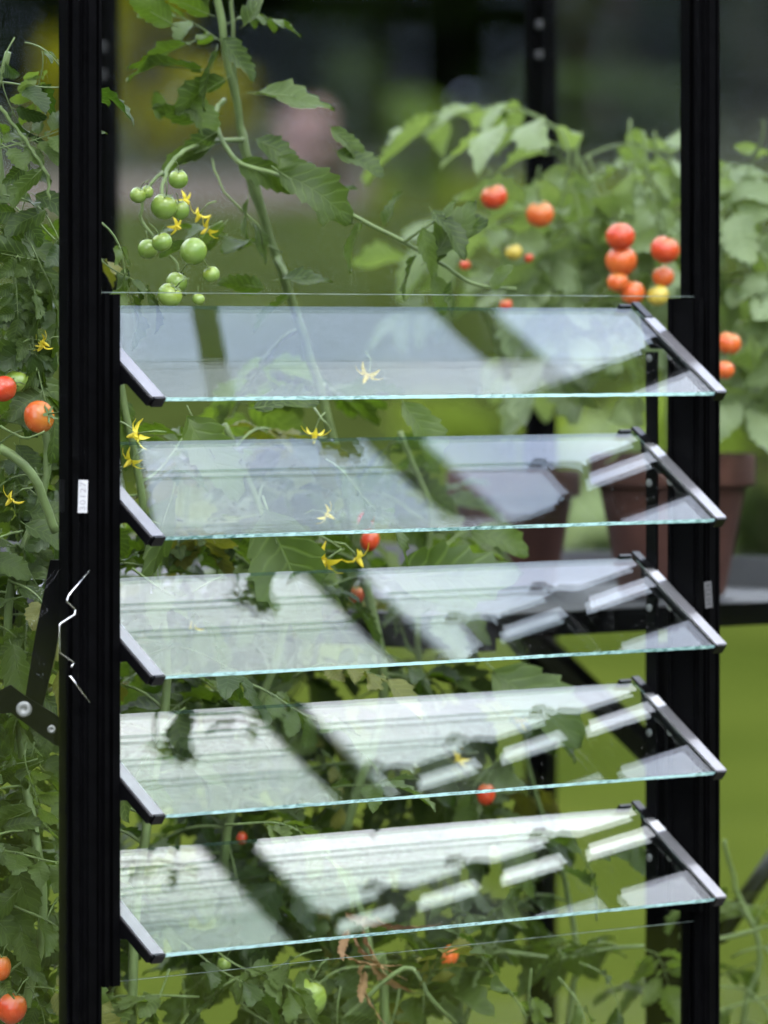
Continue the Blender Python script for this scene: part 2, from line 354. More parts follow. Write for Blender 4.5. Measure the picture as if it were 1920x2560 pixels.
m_ = MB(); m_.box((.711, .075, .645+ZO), (.737, YB-.03, .657+ZO)); frame('tie_bar', m_)
for y_ in (.96, 1.71, 2.42):     # end wall glazing bars
    m_ = MB(); m_.box((XE-.012, y_-.014, BASE+.002), (XE+.012, y_+.014, EY+.1 if y_ < .5 or y_ > 2.3 else EY+.5)); m_.box((XE-.019, y_-.005, BASE+.002), (XE-.012, y_+.006, EY-.03))
    pst = frame('post', m_)
    for dz in (.41, .375):
        q = MB(); q.lathe([(0, .003), (.0026, .003), (.0044, .0015), (.0048, 0)], 12, 0, Matrix.Translation((XE-.0125, y_-.0095, ZO+dz)) @ Euler((0, -pi/2, 0)).to_matrix().to_4x4())
        rv = q.build('rivet', DBOLT, pst)
m_ = MB(); m_.box((XE-.014, .072, BASE), (XE+.014, YB-.03, BASE+.05)); frame('sill_beam', m_)
for o_ in gh_o.children: pass
# panes (3 mm toughened glass)
def pane_xz(x0, x1, z0_, z1, y=.055, t=.003, name='glass_pane', arris=False):
    q = MB(); q.box((x0, y, z0_), (x1, y+t, z1), 0)
    for i, f in enumerate(q.f):
        pass
    q.m[0] = 1
    q.m[0] = 0
    if arris: q.box((x0, y-.0004, z0_-.0002), (x1, y-.0001, z0_+.0005), 1); q.box((x0, y-.0004, z1-.0003), (x1, y-.0001, z1+.0002), 1)
    return q.build(name, [GLASS, ARRIS], gh_o)
pane_xz(-.030, .764, .088+ZO, EY-.02, arris=True); pane_xz(-.030, .764, BASE+.05, -.511+ZO, arris=True)
pane_xz(.771, XE-.022, BASE+.05, -.487+ZO, .052); pane_xz(.771, XE-.022, -.497+ZO, EY-.02, .0585)
for x0_ in (-.8325+.0105, -1.6325+.0105, -2.4325+.0105):
    pane_xz(x0_, x0_+.786, BASE+.05, .085+ZO, .052); pane_xz(x0_-.006, x0_+.786, .075+ZO, EY-.02, .0585)
for x0_ in (-2.422, -1.622, -.822, -.022, .778): pane_xz(x0_, x0_+.715, BASE+.05, EY-.02, YB-.01)
ys_ = [.07, .942, .978, 1.692, 1.728, 2.402, 2.438, YB-.02]
for i in range(0, 8, 2):
    q = MB(); y0_, y1_ = ys_[i], ys_[i+1]; rt = lambda y: EY+(y-.05 if y < YR else YB-y)*math.tan(SL)-.03
    pl = [(y0_, BASE+.05), (y1_, BASE+.05), (y1_, rt(y1_))] + ([(YR, rt(YR)-.02)] if y0_ < YR < y1_ else []) + [(y0_, rt(y0_))]
    q.prism(pl, 'x', XE-.002, XE+.001); q.build('glass_pane', GLASS, gh_o)
xs_ = [XA+.02, -2.443, -1.643, -.843, -.043, .757, XE-.02]
for i in range(6):
    for sgn in (0, 1):
        q = MB(); xa = xs_[i]+.021; xb = xs_[i+1]; t_ = math.tan(SL)
        prof = [(.07, EY+.045), (YR-.025, RZ-.0+.01), (YR-.025, RZ+.013), (.07, EY+.048)]
        if sgn: prof = [(YB+.05-y, z) for y, z in prof][::-1]
        q.prism(prof, 'x', xa, xb); q.build('roof_pane', GLASS, gh_o)

# ------------------------------------------------------------------ louvre window
BW, BE, BH, BS, BZ0 = .738, .10585, .08001, .12, -.00604
PHI = math.atan2(BH, BE); BL = math.hypot(BE, BH)
lw = thing('louvre_window', 'five blade glass louvre window standing open between two black posts', 'window', (BW/2, .055, ZO-.21))
def part(name, mb, parent, m):
    me = mb.mesh(name, m if isinstance(m, (list, tuple)) else [m])
    o = bpy.data.objects.new(name, me); col.objects.link(o); o.parent = parent
    return o
def wpart(name, mb, parent, m):          # mesh given in world coordinates
    me = mb.mesh(name, m if isinstance(m, (list, tuple)) else [m]); me.transform(Matrix.Translation(-WL[parent.name]))
    o = bpy.data.objects.new(name, me); col.objects.link(o); o.parent = parent; WL[o.name] = WL[parent.name]; return o
# side channels
q = MB(); q.prism([(-.0215, .034), (-.017, .034), (-.017, .038), (-.012, .038), (-.012, .034), (-.004, .034), (-.004, .052), (-.0075, .052), (-.0075, .056), (-.004, .056), (-.004, .073), (-.0215, .073)], 'z', ZO-.512, ZO+.0865)
wpart('side_channel', q, lw, BLACK)
q = MB(); q.prism([(.742, .040), (.7445, .040), (.7445, .034), (.750, .034), (.750, .045), (.7565, .045), (.7565, .073), (.742, .073), (.742, .068), (.7435, .068), (.7435, .062), (.742, .062)], 'z', ZO-.500, ZO+.0865)
wpart('side_channel', q, lw, BLACK)
q = MB(); q.box((.738, .0845, ZO-.475), (.7415, .0975, ZO+.035)); rb = wpart('link_bar', q, lw, BLACKP)
q = MB(); q.box((-.0035, .0845, ZO-.475), (0, .0975, ZO+.035)); wpart('link_bar', q, lw, BLACKP)
rnd = random.Random(4)
GT = .004
def blade_glass(seed):
    rr = random.Random(seed); q = MB(); K = 150; x0, x1 = .004, BW-.004
    vs = []; e1 = e2 = 0
    for i in range(K+1):
        x = x0+(x1-x0)*i/K
        e1 = e1*.6+rr.uniform(-1, 1)*.00022; e2 = e2*.6+rr.uniform(-1, 1)*.0003
        # profile in blade plane: (along, thickness)
        vs += [(x, 0+e1, 0), (x, 0+e2, GT), (x, BL, GT), (x, BL, 0)]
    fs_e = [(4*i, 4*i+4, 4*i+5, 4*i+1) for i in range(K)]
    fs_t = [(4*i+1, 4*i+5, 4*i+6, 4*i+2) for i in range(K)]
    fs_i = [(4*i+2, 4*i+6, 4*i+7, 4*i+3) for i in range(K)]
    fs_b = [(4*i+3, 4*i+7, 4*i+4, 4*i) for i in range(K)]
    q.add(vs, fs_t+fs_b, 0)
    for f in fs_i: q.f.append(f); q.m.append(2); q.sm.append(False)
    for f in fs_e: q.f.append(f); q.m.append(1); q.sm.append(False)
    q.f += [(0, 1, 2, 3), (4*K, 4*K+3, 4*K+2, 4*K+1)]; q.m += [1, 1]; q.sm += [False, False]
    return q
def clip_mb(side):
    """U-shaped end clip folded over the glass end; side -1 left, +1 right. blade coords (x, along, up)"""
    q = MB(); a, b = -.0012, BL*.86
    if side < 0: xo, xi = -.002, .0125
    else: xo, xi = BW+.002, BW-.0125
    lo, hi = min(xo, xi), max(xo, xi)
    q.box((lo, a, GT+.0002), (hi, b, GT+.0022), 0)           # lit upper flange
    return q
def bracket_mb(side):
    q = MB(); a, b = -.0012, BL
    x0, x1 = (-.0035, .0000) if side < 0 else (BW+.0000, BW+.0035)
    # vertical cheek with pivot lobe hanging below
    lob = [(.052+.016*cos(t), -.004+.017*sin(t)) for t in [R(200+14*i) for i in range(11)]]
    pl = [(a, GT), (a, -.0038), (.030, -.0042)] + lob + [(.078, -.004), (.100, -.020), (.110, -.018), (b-.004, -.004), (b, GT)]
    q.prism(pl, 'x', x0, x1)
    xi0, xi1 = (.0001, .013) if side < 0 else (BW-.013, BW-.0001)
    q.box((xi0, a, -.0038), (xi1, .012, -.0002)); q.box((xi0, .012, -.0028), (xi1, BL*.86, -.0002))
    q.box((xi0, -.0034, -.0036), (xi1, -.0014, GT+.0018))     # nose over the outer edge
    # plastic rear finger
    q.box((xi0+(.003 if side > 0 else 0), BL*.86+.001, GT+.0004), (xi1, BL+.006, GT+.003))
    if side > 0: q.box((BW-.030, BL+.0008, -.002), (BW-.0135, BL+.0035, GT+.002))
    return q
MBL = lambda k: Matrix.Translation((0, 0, ZO+BZ0-k*BS)) @ Euler((PHI, 0, 0)).to_matrix().to_4x4()
names5 = ['uppermost blade just under the fixed pane', 'second blade from the top', 'middle blade', 'second blade from the bottom', 'lowest blade']
cl_me = {s: clip_mb(s).mesh('clip', [CLIPM]) for s in (-1, 1)}; br_me = {s: bracket_mb(s).mesh('bracket', [BLACKP]) for s in (-1, 1)}
rv = MB(); rv.lathe([(.0001, .0012), (.0026, .0012), (.0036, .0007), (.0039, 0)], 14, 0, Euler((0, -pi/2, 0)).to_matrix().to_4x4()); rv_me = rv.mesh('rivet', [RIVET])
for k in range(5):
    me = blade_glass(20+k).mesh('louvre_blade', [BGLASS, GEDGE, IEDGE])
    o = bpy.data.objects.new('louvre_blade', me); col.objects.link(o); o.parent = lw
    M = Matrix.Translation(-WL[lw.name]) @ MBL(k); o.matrix_local = M
    for s in (-1, 1):
        c = bpy.data.objects.new('clip', cl_me[s]); col.objects.link(c); c.parent = o
        c = bpy.data.objects.new('bracket', br_me[s]); col.objects.link(c); c.parent = o
        for (yy, zz) in ((.093, .029+.0), (.066, .031)):
            if s < 0: continue
            W_ = Matrix.Translation((BW-.0002, yy, ZO+zz-k*BS)) 
            c = bpy.data.objects.new('rivet', rv_me); col.objects.link(c); c.parent = o; c.matrix_local = (MBL(k)).inverted() @ W_

# stickers with stock numbers, spring clip
def sticker(px, py, Z, wpx, hpx, text, m, ink, label, roll, xf):
    P = at(px, py, Z); s_ = Z/F_PX*1.41
    root = thing('number_sticker', label, 'sticker', P)
    q = MB(); w2, h2 = wpx*s_/2, hpx*Z/F_PX/2
    q.box((-w2, 0, -h2), (w2, .0003, h2)); o = part('label_paper', q, root, m)
    cu = bpy.data.curves.new('digits', 'FONT'); cu.body = text; cu.size = w2*2*.92; cu.align_x = 'CENTER'; cu.align_y = 'CENTER'; cu.extrude = .00005; cu.space_character = 1.12; cu.resolution_u = 3
    tmp = bpy.data.objects.new('t', cu); col.objects.link(tmp)
    dg = bpy.context.evaluated_depsgraph_get(); me = bpy.data.meshes.new_from_object(tmp.evaluated_get(dg)); bpy.data.objects.remove(tmp)
    me.materials.clear(); me.materials.append(ink)
    x = [v.co.x for v in me.vertices]; sx = (h2*2*.86)/(max(x)-min(x))
    me.transform(Matrix.Diagonal((sx, 1, 1, 1)))
    me.transform(Euler((pi/2, -pi/2, 0), 'XYZ').to_matrix().to_4x4()); me.transform(Matrix.Translation((0, -.0002, 0)))
    o = bpy.data.objects.new('digits', me); col.objects.link(o); o.parent = root
    root.rotation_euler = (0, roll, 0); return root
def on_plane(px, py, y):
    a = (px-960)/F_PX; d = VD+RD*a; Z = (y-CAM.y)/d.y; return Z
sticker(207.5, 1241, on_plane(207, 1241, .0373), 22, 82, '30127', STICK, INKF, 'pale sticker with faded digits on the left black post', R(2), 0)
sticker(1771, 1487, on_plane(1771, 1487, .0368), 19, 66, '30326', STICKD, INK, 'dim grey sticker reading 30326 on the right black post', R(-5), 0)
def wire(pts, label, r):
    ps = [at(a, b, on_plane(a, b, .034)-.0) for a, b in pts]; root = thing('glazing_clip', label, 'wire clip', ps[0], 'spring glazing clips on the left post')
    # round the bends
    sm_ = []
    for i, p in enumerate(ps):
        if 0 < i < len(ps)-1: sm_ += [p.lerp(ps[i-1], .12), p.lerp(ps[i-1], .03)*.5+p.lerp(ps[i+1], .03)*.5, p.lerp(ps[i+1], .12)]
        else: sm_.append(p)
    q = MB(); q.tube(sm_, r*.75, 6); wpart('wire', q, root, STEEL)
wire([(223, 1427), (172, 1488), (167, 1503), (189, 1524), (187, 1536), (149, 1560), (149, 1631), (186, 1657), (178, 1668)], 'bent W shaped wire spring clip on the left post', .00085)
wire([(175, 1690), (199, 1722), (224, 1756)], 'short straight end of wire clip below the bent one', .0009)

# opener arm behind the left post
vo_ = thing('vent_opener', 'black opener arm with round bolt beside the left post', 'opener arm', at(60, 1770, 5.12))
def pxpoly(name, pts, Z, t, parent, m):
    q = MB(); n_ = len(pts); F_ = [at(a, b, Z) for a, b in pts]; B_ = [p+VD*t for p in F_]
    q.add(F_+B_, [tuple(range(n_)), tuple(range(n_, 2*n_))[::-1]]+[(i, i+n_, (i+1) % n_+n_, (i+1) % n_) for i in range(n_)]); return wpart(name, q, parent, m)
pxpoly('bracket_plate', [(-60, 1755), (-10, 1730), (26, 1712), (60, 1738), (137, 1785), (190, 1830), (190, 1880), (137, 1862), (108, 1842), (27, 1782), (0, 1785), (-60, 1820)], 5.10, .004, vo_, BLACK)
pxpoly('arm', [(125, 1400), (175, 1400), (137, 1640), (104, 1775), (60, 1762), (86, 1600)], 5.13, .012, vo_, BLACK)
def bolt(px, py, Z, r):
    q = MB(); M = Matrix.Translation(at(px, py, Z)) @ Matrix((RD, Vector((0, 0, 1)), -VD)).transposed().to_4x4()
    q.lathe([(.0001, .0012), (r*.2, .0006), (r*.3, .0018), (r*.8, .002), (r, .001), (r, -.001)], 18, 0, M); wpart('bolt', q, vo_, RIVET)
bolt(60, 1773, 5.098, .0070); bolt(129, 1823, 5.098, .0038)

# ------------------------------------------------------------------ staging table with pots
TZ = -.229+ZO
tb = thing('staging_table', 'grey slatted metal staging carrying the clay pots', 'table', (1.1, 1.2, 0))
sl_me = MB(); sl_me.prism([(-.021, 0), (-.021, -.010), (-.018, -.010), (-.018, -.003), (.018, -.003), (.018, -.010), (.021, -.010), (.021, 0)], 'y', .335, 2.28)
for i in range(14):
    me = sl_me.mesh('slat', [ALU]) if i == 0 else me
    o = bpy.data.objects.new('slat', me); col.objects.link(o); o.parent = tb; o.location = Vector((.782+i*.0505, 0, TZ))-Vector((1.1, 1.2, 0))
q = MB(); q.box((1.468, .31, TZ-.012), (1.474, 2.28, TZ+.034)); wpart('back_upstand', q, tb, simple('brushed_grey_upstand', (.11, .11, .112), .55, .2, .5, .12, 8))
q = MB(); q.box((.755, .31, TZ-.020), (1.465, .332, TZ+.003)); wpart('rail', q, tb, BLACK)
q = MB(); q.box((.755, 2.285, TZ-.034), (1.465, 2.305, TZ+.003)); wpart('rail', q, tb, BLACK)
q = MB(); q.box((.755, .333, TZ-.034), (.775, 2.284, TZ-.011)); wpart('rail', q, tb, BLACK)
for x_, y_ in ((1.0, .31), (1.44, .36), (.78, 2.26), (1.44, 2.26)):
    q = MB(); q.box((x_-.0, y_+.024, 0), (x_+.032, y_+.028, TZ-.035)); q.box((x_, y_+.0, 0), (x_+.004, y_+.024, TZ-.035)); q.box((x_+.004, y_, 0), (x_+.032, y_+.004, TZ-.035)); wpart('leg', q, tb, BLACK)
def obar(name, parent, a, b, w_, h_, m=BLACK):
    o = bar3(a, b, w_, h_, name, None, m); me = o.data; me.transform(Matrix.Translation(-WL[parent.name])); o.parent = parent; return o
obar('brace', tb, (1.02, .338, TZ-.155), (1.455, .96, TZ-.045), .02, .022)
q = MB(); q.tube([at(1800, 2340, 6.1), at(2010, 2035, 6.4)], .0095, 8); wpart('brace', q, tb, BLACK)
def pot(loc, rr, h, label):
    root = thing('plant_pot', label, 'pot', loc)
    q = MB(); q.lathe([(.001, 0), (rr*.62, 0), (rr*.64, .004), (rr*.88, h*.76), (rr*.89, h*.77), (rr*.99, h*.775), (rr, h*.80), (rr, h*.98), (rr*.97, h), (rr*.9, h), (rr*.87, h*.9), (rr*.001, h*.88)], 40)
    o = q.build('pot', TERRA, None); o.parent = root; o.name = 'pot_wall'
    q = MB(); q.lathe([(rr*.865, h*.905), (rr*.5, h*.92), (.001, h*.925)], 24); o = q.build('soil', SOIL, None); o.parent = root
POTB = at(1681, 1140, 6.28); POTB.z = TZ+.003; POTA = at(1284, 1100, 6.5); POTA.z = TZ+.003
pot(POTB, .0885, .151, 'large terracotta pot with thick rim half hidden by the right post')
pot(POTA, .074, .128, 'smaller dark terracotta pot left of the larger one')

# ------------------------------------------------------------------ tomato parts
rng = random.Random(11)
def leaflet(mb, M, Ln, Wd, seed, lobes=.35, curl=.25, fold=.35):
    rr = random.Random(seed); K = 13; cols = (-1, -.55, 0, .55, 1); vs = []; uv = []
    ph = rr.uniform(0, 6); asym = rr.uniform(.85, 1.15); tw_ = rr.uniform(-.5, .5); cu = curl*rr.uniform(.4, 1.6)
    for i in range(K):
        t = i/(K-1)
        base = (t**.55)*((1-t)**.75)*2.05
        tooth = (1+lobes*(.5 if i % 2 else -.35)*(1-.5*t)) if 0 < i < K-1 else 1
        if i in (3, 4): tooth *= 1-.3*lobes
        for c in cols:
            wv = Wd/2*base*(tooth if abs(c) > .9 else 1)*(asym if c > 0 else 2-asym)
            xx = Ln*t+abs(c)*Ln*.03*(1 if i % 2 else -1)*(.5 if t > .9 else 1)
            yy = c*wv+Ln*.06*sin(t*3+ph)
            zz = abs(c)*wv*fold - cu*Ln*t*t + .035*Ln*sin(8*t+ph+2.2*c)*abs(c)*1.4 + (rr.uniform(-1, 1)*.012*Ln if 0 < i < K-1 else 0) + tw_*yy*t
            vs.append(M @ Vector((xx, yy, zz))); uv.append((c, t))
    n_ = len(cols)
    mb.add(vs, [(i*n_+j, (i+1)*n_+j, (i+1)*n_+j+1, i*n_+j+1) for i in range(K-1) for j in range(n_-1)], 0, uv, True)
def leaf_mesh(name, Ln, seed, pairs=3, lm=LEAF, droop=.5, wide=.66):
    rr = random.Random(seed); mb = MB(); pts = []; n_ = 10
    bend = rr.uniform(-.12, .12)
    for i in range(n_):
        t = i/(n_-1); pts.append(Vector((Ln*.8*t*(1-.18*droop*t), Ln*bend*t*t, -droop*Ln*.42*t*t+.04*Ln*sin(t*5+seed))))
    def P(t):
        f = t*(n_-1); i = min(int(f), n_-2); return pts[i].lerp(pts[i+1], f-i)
    def D(t): return (P(min(1, t+.08))-P(max(0, t-.08))).normalized()
    mb.tube(pts, [.0021*(1-.6*i/n_)*Ln/.2 for i in range(n_)], 4, 1)
    def put(t, ang, ln, stalk, sd, roll=0):
        d = D(t); up = Vector((0, 0, 1)); s_ = d.cross(up).normalized(); u = s_.cross(d)
        dir_ = (d*cos(ang)+s_*sin(ang)).normalized(); dir_ = (dir_-u*rr.uniform(-.15, .45)).normalized()
        sd2 = dir_.cross(u).normalized(); uu = sd2.cross(dir_)
        B = P(t)+dir_*stalk
        M = Matrix(((dir_.x, -sd2.x, uu.x, B.x), (dir_.y, -sd2.y, uu.y, B.y), (dir_.z, -sd2.z, uu.z, B.z), (0, 0, 0, 1))) @ Euler((roll, 0, 0)).to_matrix().to_4x4()
        if stalk > .003: mb.tube([P(t), B], .0008*Ln/.2, 4, 1)
        leaflet(mb, M, ln, ln*wide*rr.uniform(.85, 1.15), sd, rr.uniform(.25, .5), rr.uniform(.05, .5), rr.uniform(.15, .5))
    put(1, 0, Ln*.42, .004, seed*7+1)
    for i in range(pairs):
        t = .35+.55*i/max(1, pairs-1)*.95 if pairs > 1 else .6
        for s_ in (-1, 1):
            put(t+rr.uniform(-.03, .03), s_*rr.uniform(.8, 1.25), Ln*(.26+.10*t)*rr.uniform(.75, 1.1), Ln*.06, seed*7+i*2+s_+3, rr.uniform(-.5, .5))
            if i < pairs-1 and rr.random() < .7: put(t+.13, s_*1.3, Ln*.10, .003, seed*7+40+i)
    return mb.mesh(name, [lm, STEM])
LV = [leaf_mesh('leaf', .22, 100+i, 2+(i % 3), LEAF, .3+.2*(i % 4)) for i in range(14)]
LV[13].materials[0] = LEAFY; LV[6].materials[0] = LEAFD; LV[9].materials[0] = LEAFD; LV[2].materials[0] = LEAFL; LV[11].materials[0] = LEAFL
LVP = [leaf_mesh('leaf', .22, 300+i, 2+(i % 3), LEAFP, .3+.25*(i % 4)) for i in range(8)]
LS = []
for i in range(8):
    mb = MB(); leaflet(mb, Matrix.Identity(4), .1, .055+.006*(i % 3), 900+i, .3, .25, .3); mb.tube([(-.012, 0, .002), (0, 0, 0), (.05, 0, -.003)], .0009, 4, 1)
    LS.append(mb.mesh('leaf', [LEAF, STEM]))
def tomato_mesh(r, m, sq=.92, lob=.03, seed=0):
    q = MB(); pr = []; K = 14
    for i in range(K+1):
        a = pi*i/K; rr_ = r*max(.001, sin(a)); z = r*sq*cos(a)
        z -= .16*r*math.exp(-(rr_/(r*.35))**2) if i < K/2 else 0
        pr.append((rr_, -z))
    pr = [(a, -b) for a, b in pr][::-1]; q.lathe(pr, 20)
    q.v = [(x*(1+lob*cos(3*math.atan2(y, x)+seed)), y*(1+lob*sin(2*math.atan2(y, x))), z) for x, y, z in q.v]
    return q.mesh('tomato', [m])
cal = MB()
for k in range(5):
    a = 2*pi*k/5; d = Vector((cos(a), sin(a), 0)); s_ = Vector((-sin(a), cos(a), 0))
    vs = []
    for t, w_, z in ((0, .0012, .0005), (.35, .0022, .001), (.7, .0015, .0002), (1, .0001, .003)):
        vs += [d*(.014*t)-s_*w_+Vector((0, 0, z)), d*(.014*t)+s_*w_+Vector((0, 0, z))]
    cal.add(vs, [(2*i, 2*i+2, 2*i+3, 2*i+1) for i in range(3)], 0, None, True)
cal.tube([(0, 0, 0), (.001, 0, .008), (.004, .001, .018), (.010, .001, .025)], .0011, 5)
CAL = cal.mesh('calyx', [STEM])
def plantpart(name, me, plant, M):
    o = bpy.data.objects.new(name, me); col.objects.link(o); o.parent = plant
    o.matrix_local = Matrix.Translation(-WL[plant.name]) @ M; return o
TM = {}
def tomato(plant, px, py, Z, rpx, m, tilt=(0, 0, 0), sq=.93):
    r = rpx/F_PX*Z; key = (m.name, round(sq, 2), int(px) % 3)
    if key not in TM: TM[key] = tomato_mesh(.02, m, sq, .02, px)
    s_ = r/.02; M = Matrix.Translation(at(px, py, Z)) @ Euler(tilt).to_matrix().to_4x4() @ Matrix.Scale(s_, 4)
    o = plantpart('tomato', TM[key], plant, M)
    c = bpy.data.objects.new('calyx', CAL); col.objects.link(c); c.parent = o; c.location = (0, 0, .02*sq*.86); return o
fl = MB()
for k in range(5):
    a = 2*pi*k/5; d = Vector((cos(a), sin(a), 0)); s_ = Vector((-sin(a), cos(a), 0)); vs = []
    for t, w_, z in ((.12, .0012, 0), (.4, .0024, -.0015), (.75, .0014, .0005), (1, .0001, .004)):
        vs += [d*(.0125*t)-s_*w_+Vector((0, 0, z)), d*(.0125*t)+Vector((0, 0, z-.0006)), d*(.0125*t)+s_*w_+Vector((0, 0, z))]
    fl.add(vs, [(3*i+j, 3*i+3+j, 3*i+4+j, 3*i+1+j) for i in range(3) for j in (0, 1)], 0, None, True)
fl.lathe([(.0018, 0), (.0021, -.003), (.0013, -.007), (.0002, -.009)], 8)
fl.tube([(0, 0, 0), (0, 0, .004), (.003, 0, .012), (.010, 0, .017)], .0008, 4, 1)
FLO = fl.mesh('flower', [PETAL, STEM])
def flower(plant, px, py, Z, s_=1.0, tilt=(0, 0, 0)):
    return plantpart('flower', FLO, plant, Matrix.Translation(at(px, py, Z)) @ Euler(tilt).to_matrix().to_4x4() @ Matrix.Scale(s_*.88, 4))
def basis(dir_, up=Vector((0, 0, 1)), roll=0):
    x = dir_.normalized(); y = up.cross(x)
    if y.length < .05: y = RD.copy()
    y.normalize(); z = x.cross(y)
    return Matrix(((x.x, y.x, z.x, 0), (x.y, y.y, z.y, 0), (x.z, y.z, z.z, 0), (0, 0, 0, 1))) @ Euler((roll, 0, 0)).to_matrix().to_4x4()
def screen(ang, depth=0.0):
    """direction that reads as angle ang (deg, counter-clockwise from right) seen from the lens, leaning depth towards it"""
    return (RD*cos(R(ang))+Vector((0, 0, 1))*sin(R(ang))-VD*depth).normalized()
def leaf(plant, px, py, Z, ang, Ln, depth=0, roll=0, pale=False, single=False, idx=None):
    L_ = LS if single else (LVP if pale else LV); me = L_[(idx if idx is not None else rng.randrange(99)) % len(L_)]
    s_ = Ln/(.1 if single else .22)
    return plantpart('leaf', me, plant, Matrix.Translation(at(px, py, Z)) @ basis(screen(ang, depth), Vector((0, 0, 1)), roll) @ Matrix.Scale(s_, 4))
def stem(plant, pts, r0, r1, name='stem', m=STEM, wob=.003):
    P = [at(*p) for p in pts]; out = []
    for i in range(len(P)-1):
        a = P[max(0, i-1)]; b = P[i]; c = P[i+1]; d = P[min(len(P)-1, i+2)]
        for k in range(5):
            t = k/5; t2 = t*t; t3 = t2*t
            out.append(.5*((2*b)+(c-a)*t+(2*a-5*b+4*c-d)*t2+(3*b-a-3*c+d)*t3)+Vector((rng.uniform(-1, 1), rng.uniform(-1, 1), 0))*wob*.4)
    out.append(P[-1]); n_ = len(out)
    q = MB(); q.tube(out, [r0+(r1-r0)*i/n_ for i in range(n_)], 8); wpart(name, q, plant, m); return out
def grow(plant, pts, Ln=.2, step=.055, pale=False, keep=None, clear=True):
    """leaves round a stem polyline; pts in world space"""
    acc = 0; last = pts[0]; az_ = rng.uniform(0, 6)
    for p in pts[1:]:
        acc += (p-last).length; last = p
        if acc >= step:
            acc = 0; az_ += 2.3+rng.uniform(-.4, .4)
            if keep and not keep(p): continue
            if p.z > ZO-.05 and p.y < .36 and 0 < p.x < 1.4 and clear: continue
            d = Vector((cos(az_), sin(az_), rng.uniform(-.15, .6)))
            # lean away from the glass and from the camera side wall
            if p.y < .40 and d.y < 0 and 0 < p.x < 1.4: d.y *= -.6
            elif p.y < .30 and d.y < 0: d.y *= .25
            if p.y+d.y*Ln < .17: d.y = max(d.y, (.17-p.y)/Ln)
            L_ = LVP if pale else LV; s_ = Ln/.22*rng.uniform(.7, 1.15)
            plantpart('leaf', rng.choice(L_), plant, Matrix.Translation(p) @ basis(d, Vector((0, 0, 1)), rng.uniform(-.5, .5)) @ Matrix.Scale(s_, 4))
def plant(label, px, py, Z, name='tomato_plant', cat='tomato plant', group=None):
    P = at(px, py, Z); P.z = .02; return thing(name, label, cat, P, group)

# main vine with the green truss
p2 = plant('tall tomato vine with green fruit truss climbing behind the upper pane', 800, 2500, 5.75)
s2 = stem(p2, [(820, 4200, 5.85), (800, 2500, 5.85), (870, 2050, 5.8), (960, 1750, 5.8), (900, 1400, 5.78), (820, 1050, 5.75), (745, 800, 5.72), (690, 640, 5.7), (625, 410, 5.68), (598, 290, 5.68), (560, 100, 5.66), (530, -120, 5.66)], .0058, .0036)
stem(p2, [(690, 640, 5.7), (632, 480, 5.69), (600, 330, 5.69), (585, 150, 5.68), (578, -60, 5.68)], .0028, .0018, 'stem')
sb_ = stem(p2, [(560, 250, 5.67), (540, 300, 5.64), (590, 400, 5.6), (700, 440, 5.58), (850, 520, 5.56), (1010, 605, 5.56), (1120, 670, 5.58), (1190, 712, 5.6), (1290, 722, 5.62)], .0026, .0016, 'side_stem')
stem(p2, [(1010, 605, 5.56), (1060, 570, 5.55), (1110, 535, 5.55)], .0018, .0012, 'side_stem')
stem(p2, [(610, 350, 5.68), (520, 355, 5.62), (450, 385, 5.56), (412, 440, 5.52), (405, 500, 5.5)], .0026, .0018, 'truss_stalk')
stem(p2, [(405, 430, 5.52), (380, 460, 5.5), (352, 540, 5.5), (395, 610, 5.5), (440, 660, 5.5), (462, 740, 5.5)], .0018, .0012, 'truss_stalk')
stem(p2, [(530, 395, 5.62), (560, 480, 5.6), (640, 560, 5.6), (660, 620, 5.62)], .0012, .0009, 'side_stem')
stem(p2, [(690, 640, 5.7), (715, 700, 5.68), (740, 790, 5.7)], .003, .0028, 'stem')
for (x, y, r, mm) in ((446, 448, 25, GREENF), (410, 516, 33, GREENF), (450, 525, 24, GREENF), (345, 488, 21, GREENF), (368, 480, 16, GREENF), (405, 605, 26, GREENF), (370, 622, 26, GREENF), (484, 628, 34, GREENF), (442, 706, 27, GREENF), (528, 686, 22, GREENF), (496, 748, 16, GREENF), (425, 738, 32, GREENF)):
    tomato(p2, x, y, 5.40+rng.uniform(-.015, .02), r, mm, (rng.uniform(-.6, .6), rng.uniform(-.6, .6), rng.uniform(0, 6)), rng.uniform(.9, 1.05))
flower(p2, 500, 535, 5.5, 1.15, (.4, .3, 0)); flower(p2, 522, 572, 5.5, 1.2, (1.0, .2, 1)); flower(p2, 440, 565, 5.5, .9, (.3, 1.2, 2)); flower(p2, 462, 500, 5.53, .9, (.5, 1.2, 2))
H = lambda *a, **k: leaf(p2, *a, single=True, **k)
H(640, 235, 5.6, 0, .075, depth=.1, roll=.5, idx=1); H(520, 35, 5.6, 155, .06, depth=.2, roll=.7, idx=2); H(500, 175, 5.6, 170, .07, roll=.3, idx=3)
H(560, 95, 5.6, -50, .05, roll=.9, idx=4); H(700, 390, 5.57, -38, .05, idx=5, roll=1.1); H(700, 430, 5.55, -35, .085, roll=1.2, idx=6, depth=.25)
H(830, 320, 5.6, -40, .045, roll=.8, idx=0); H(845, 380, 5.6, -25, .05, roll=.8, idx=2); H(1100, 530, 5.54, -50, .055, roll=.6, idx=3, depth=.2)
H(1180, 640, 5.53, 62, .065, roll=1.35, idx=1, depth=.15); H(1195, 650, 5.53, 38, .07, roll=1.2, idx=6, depth=.3); H(1060, 570, 5.53, -75, .05, roll=.9, idx=7)
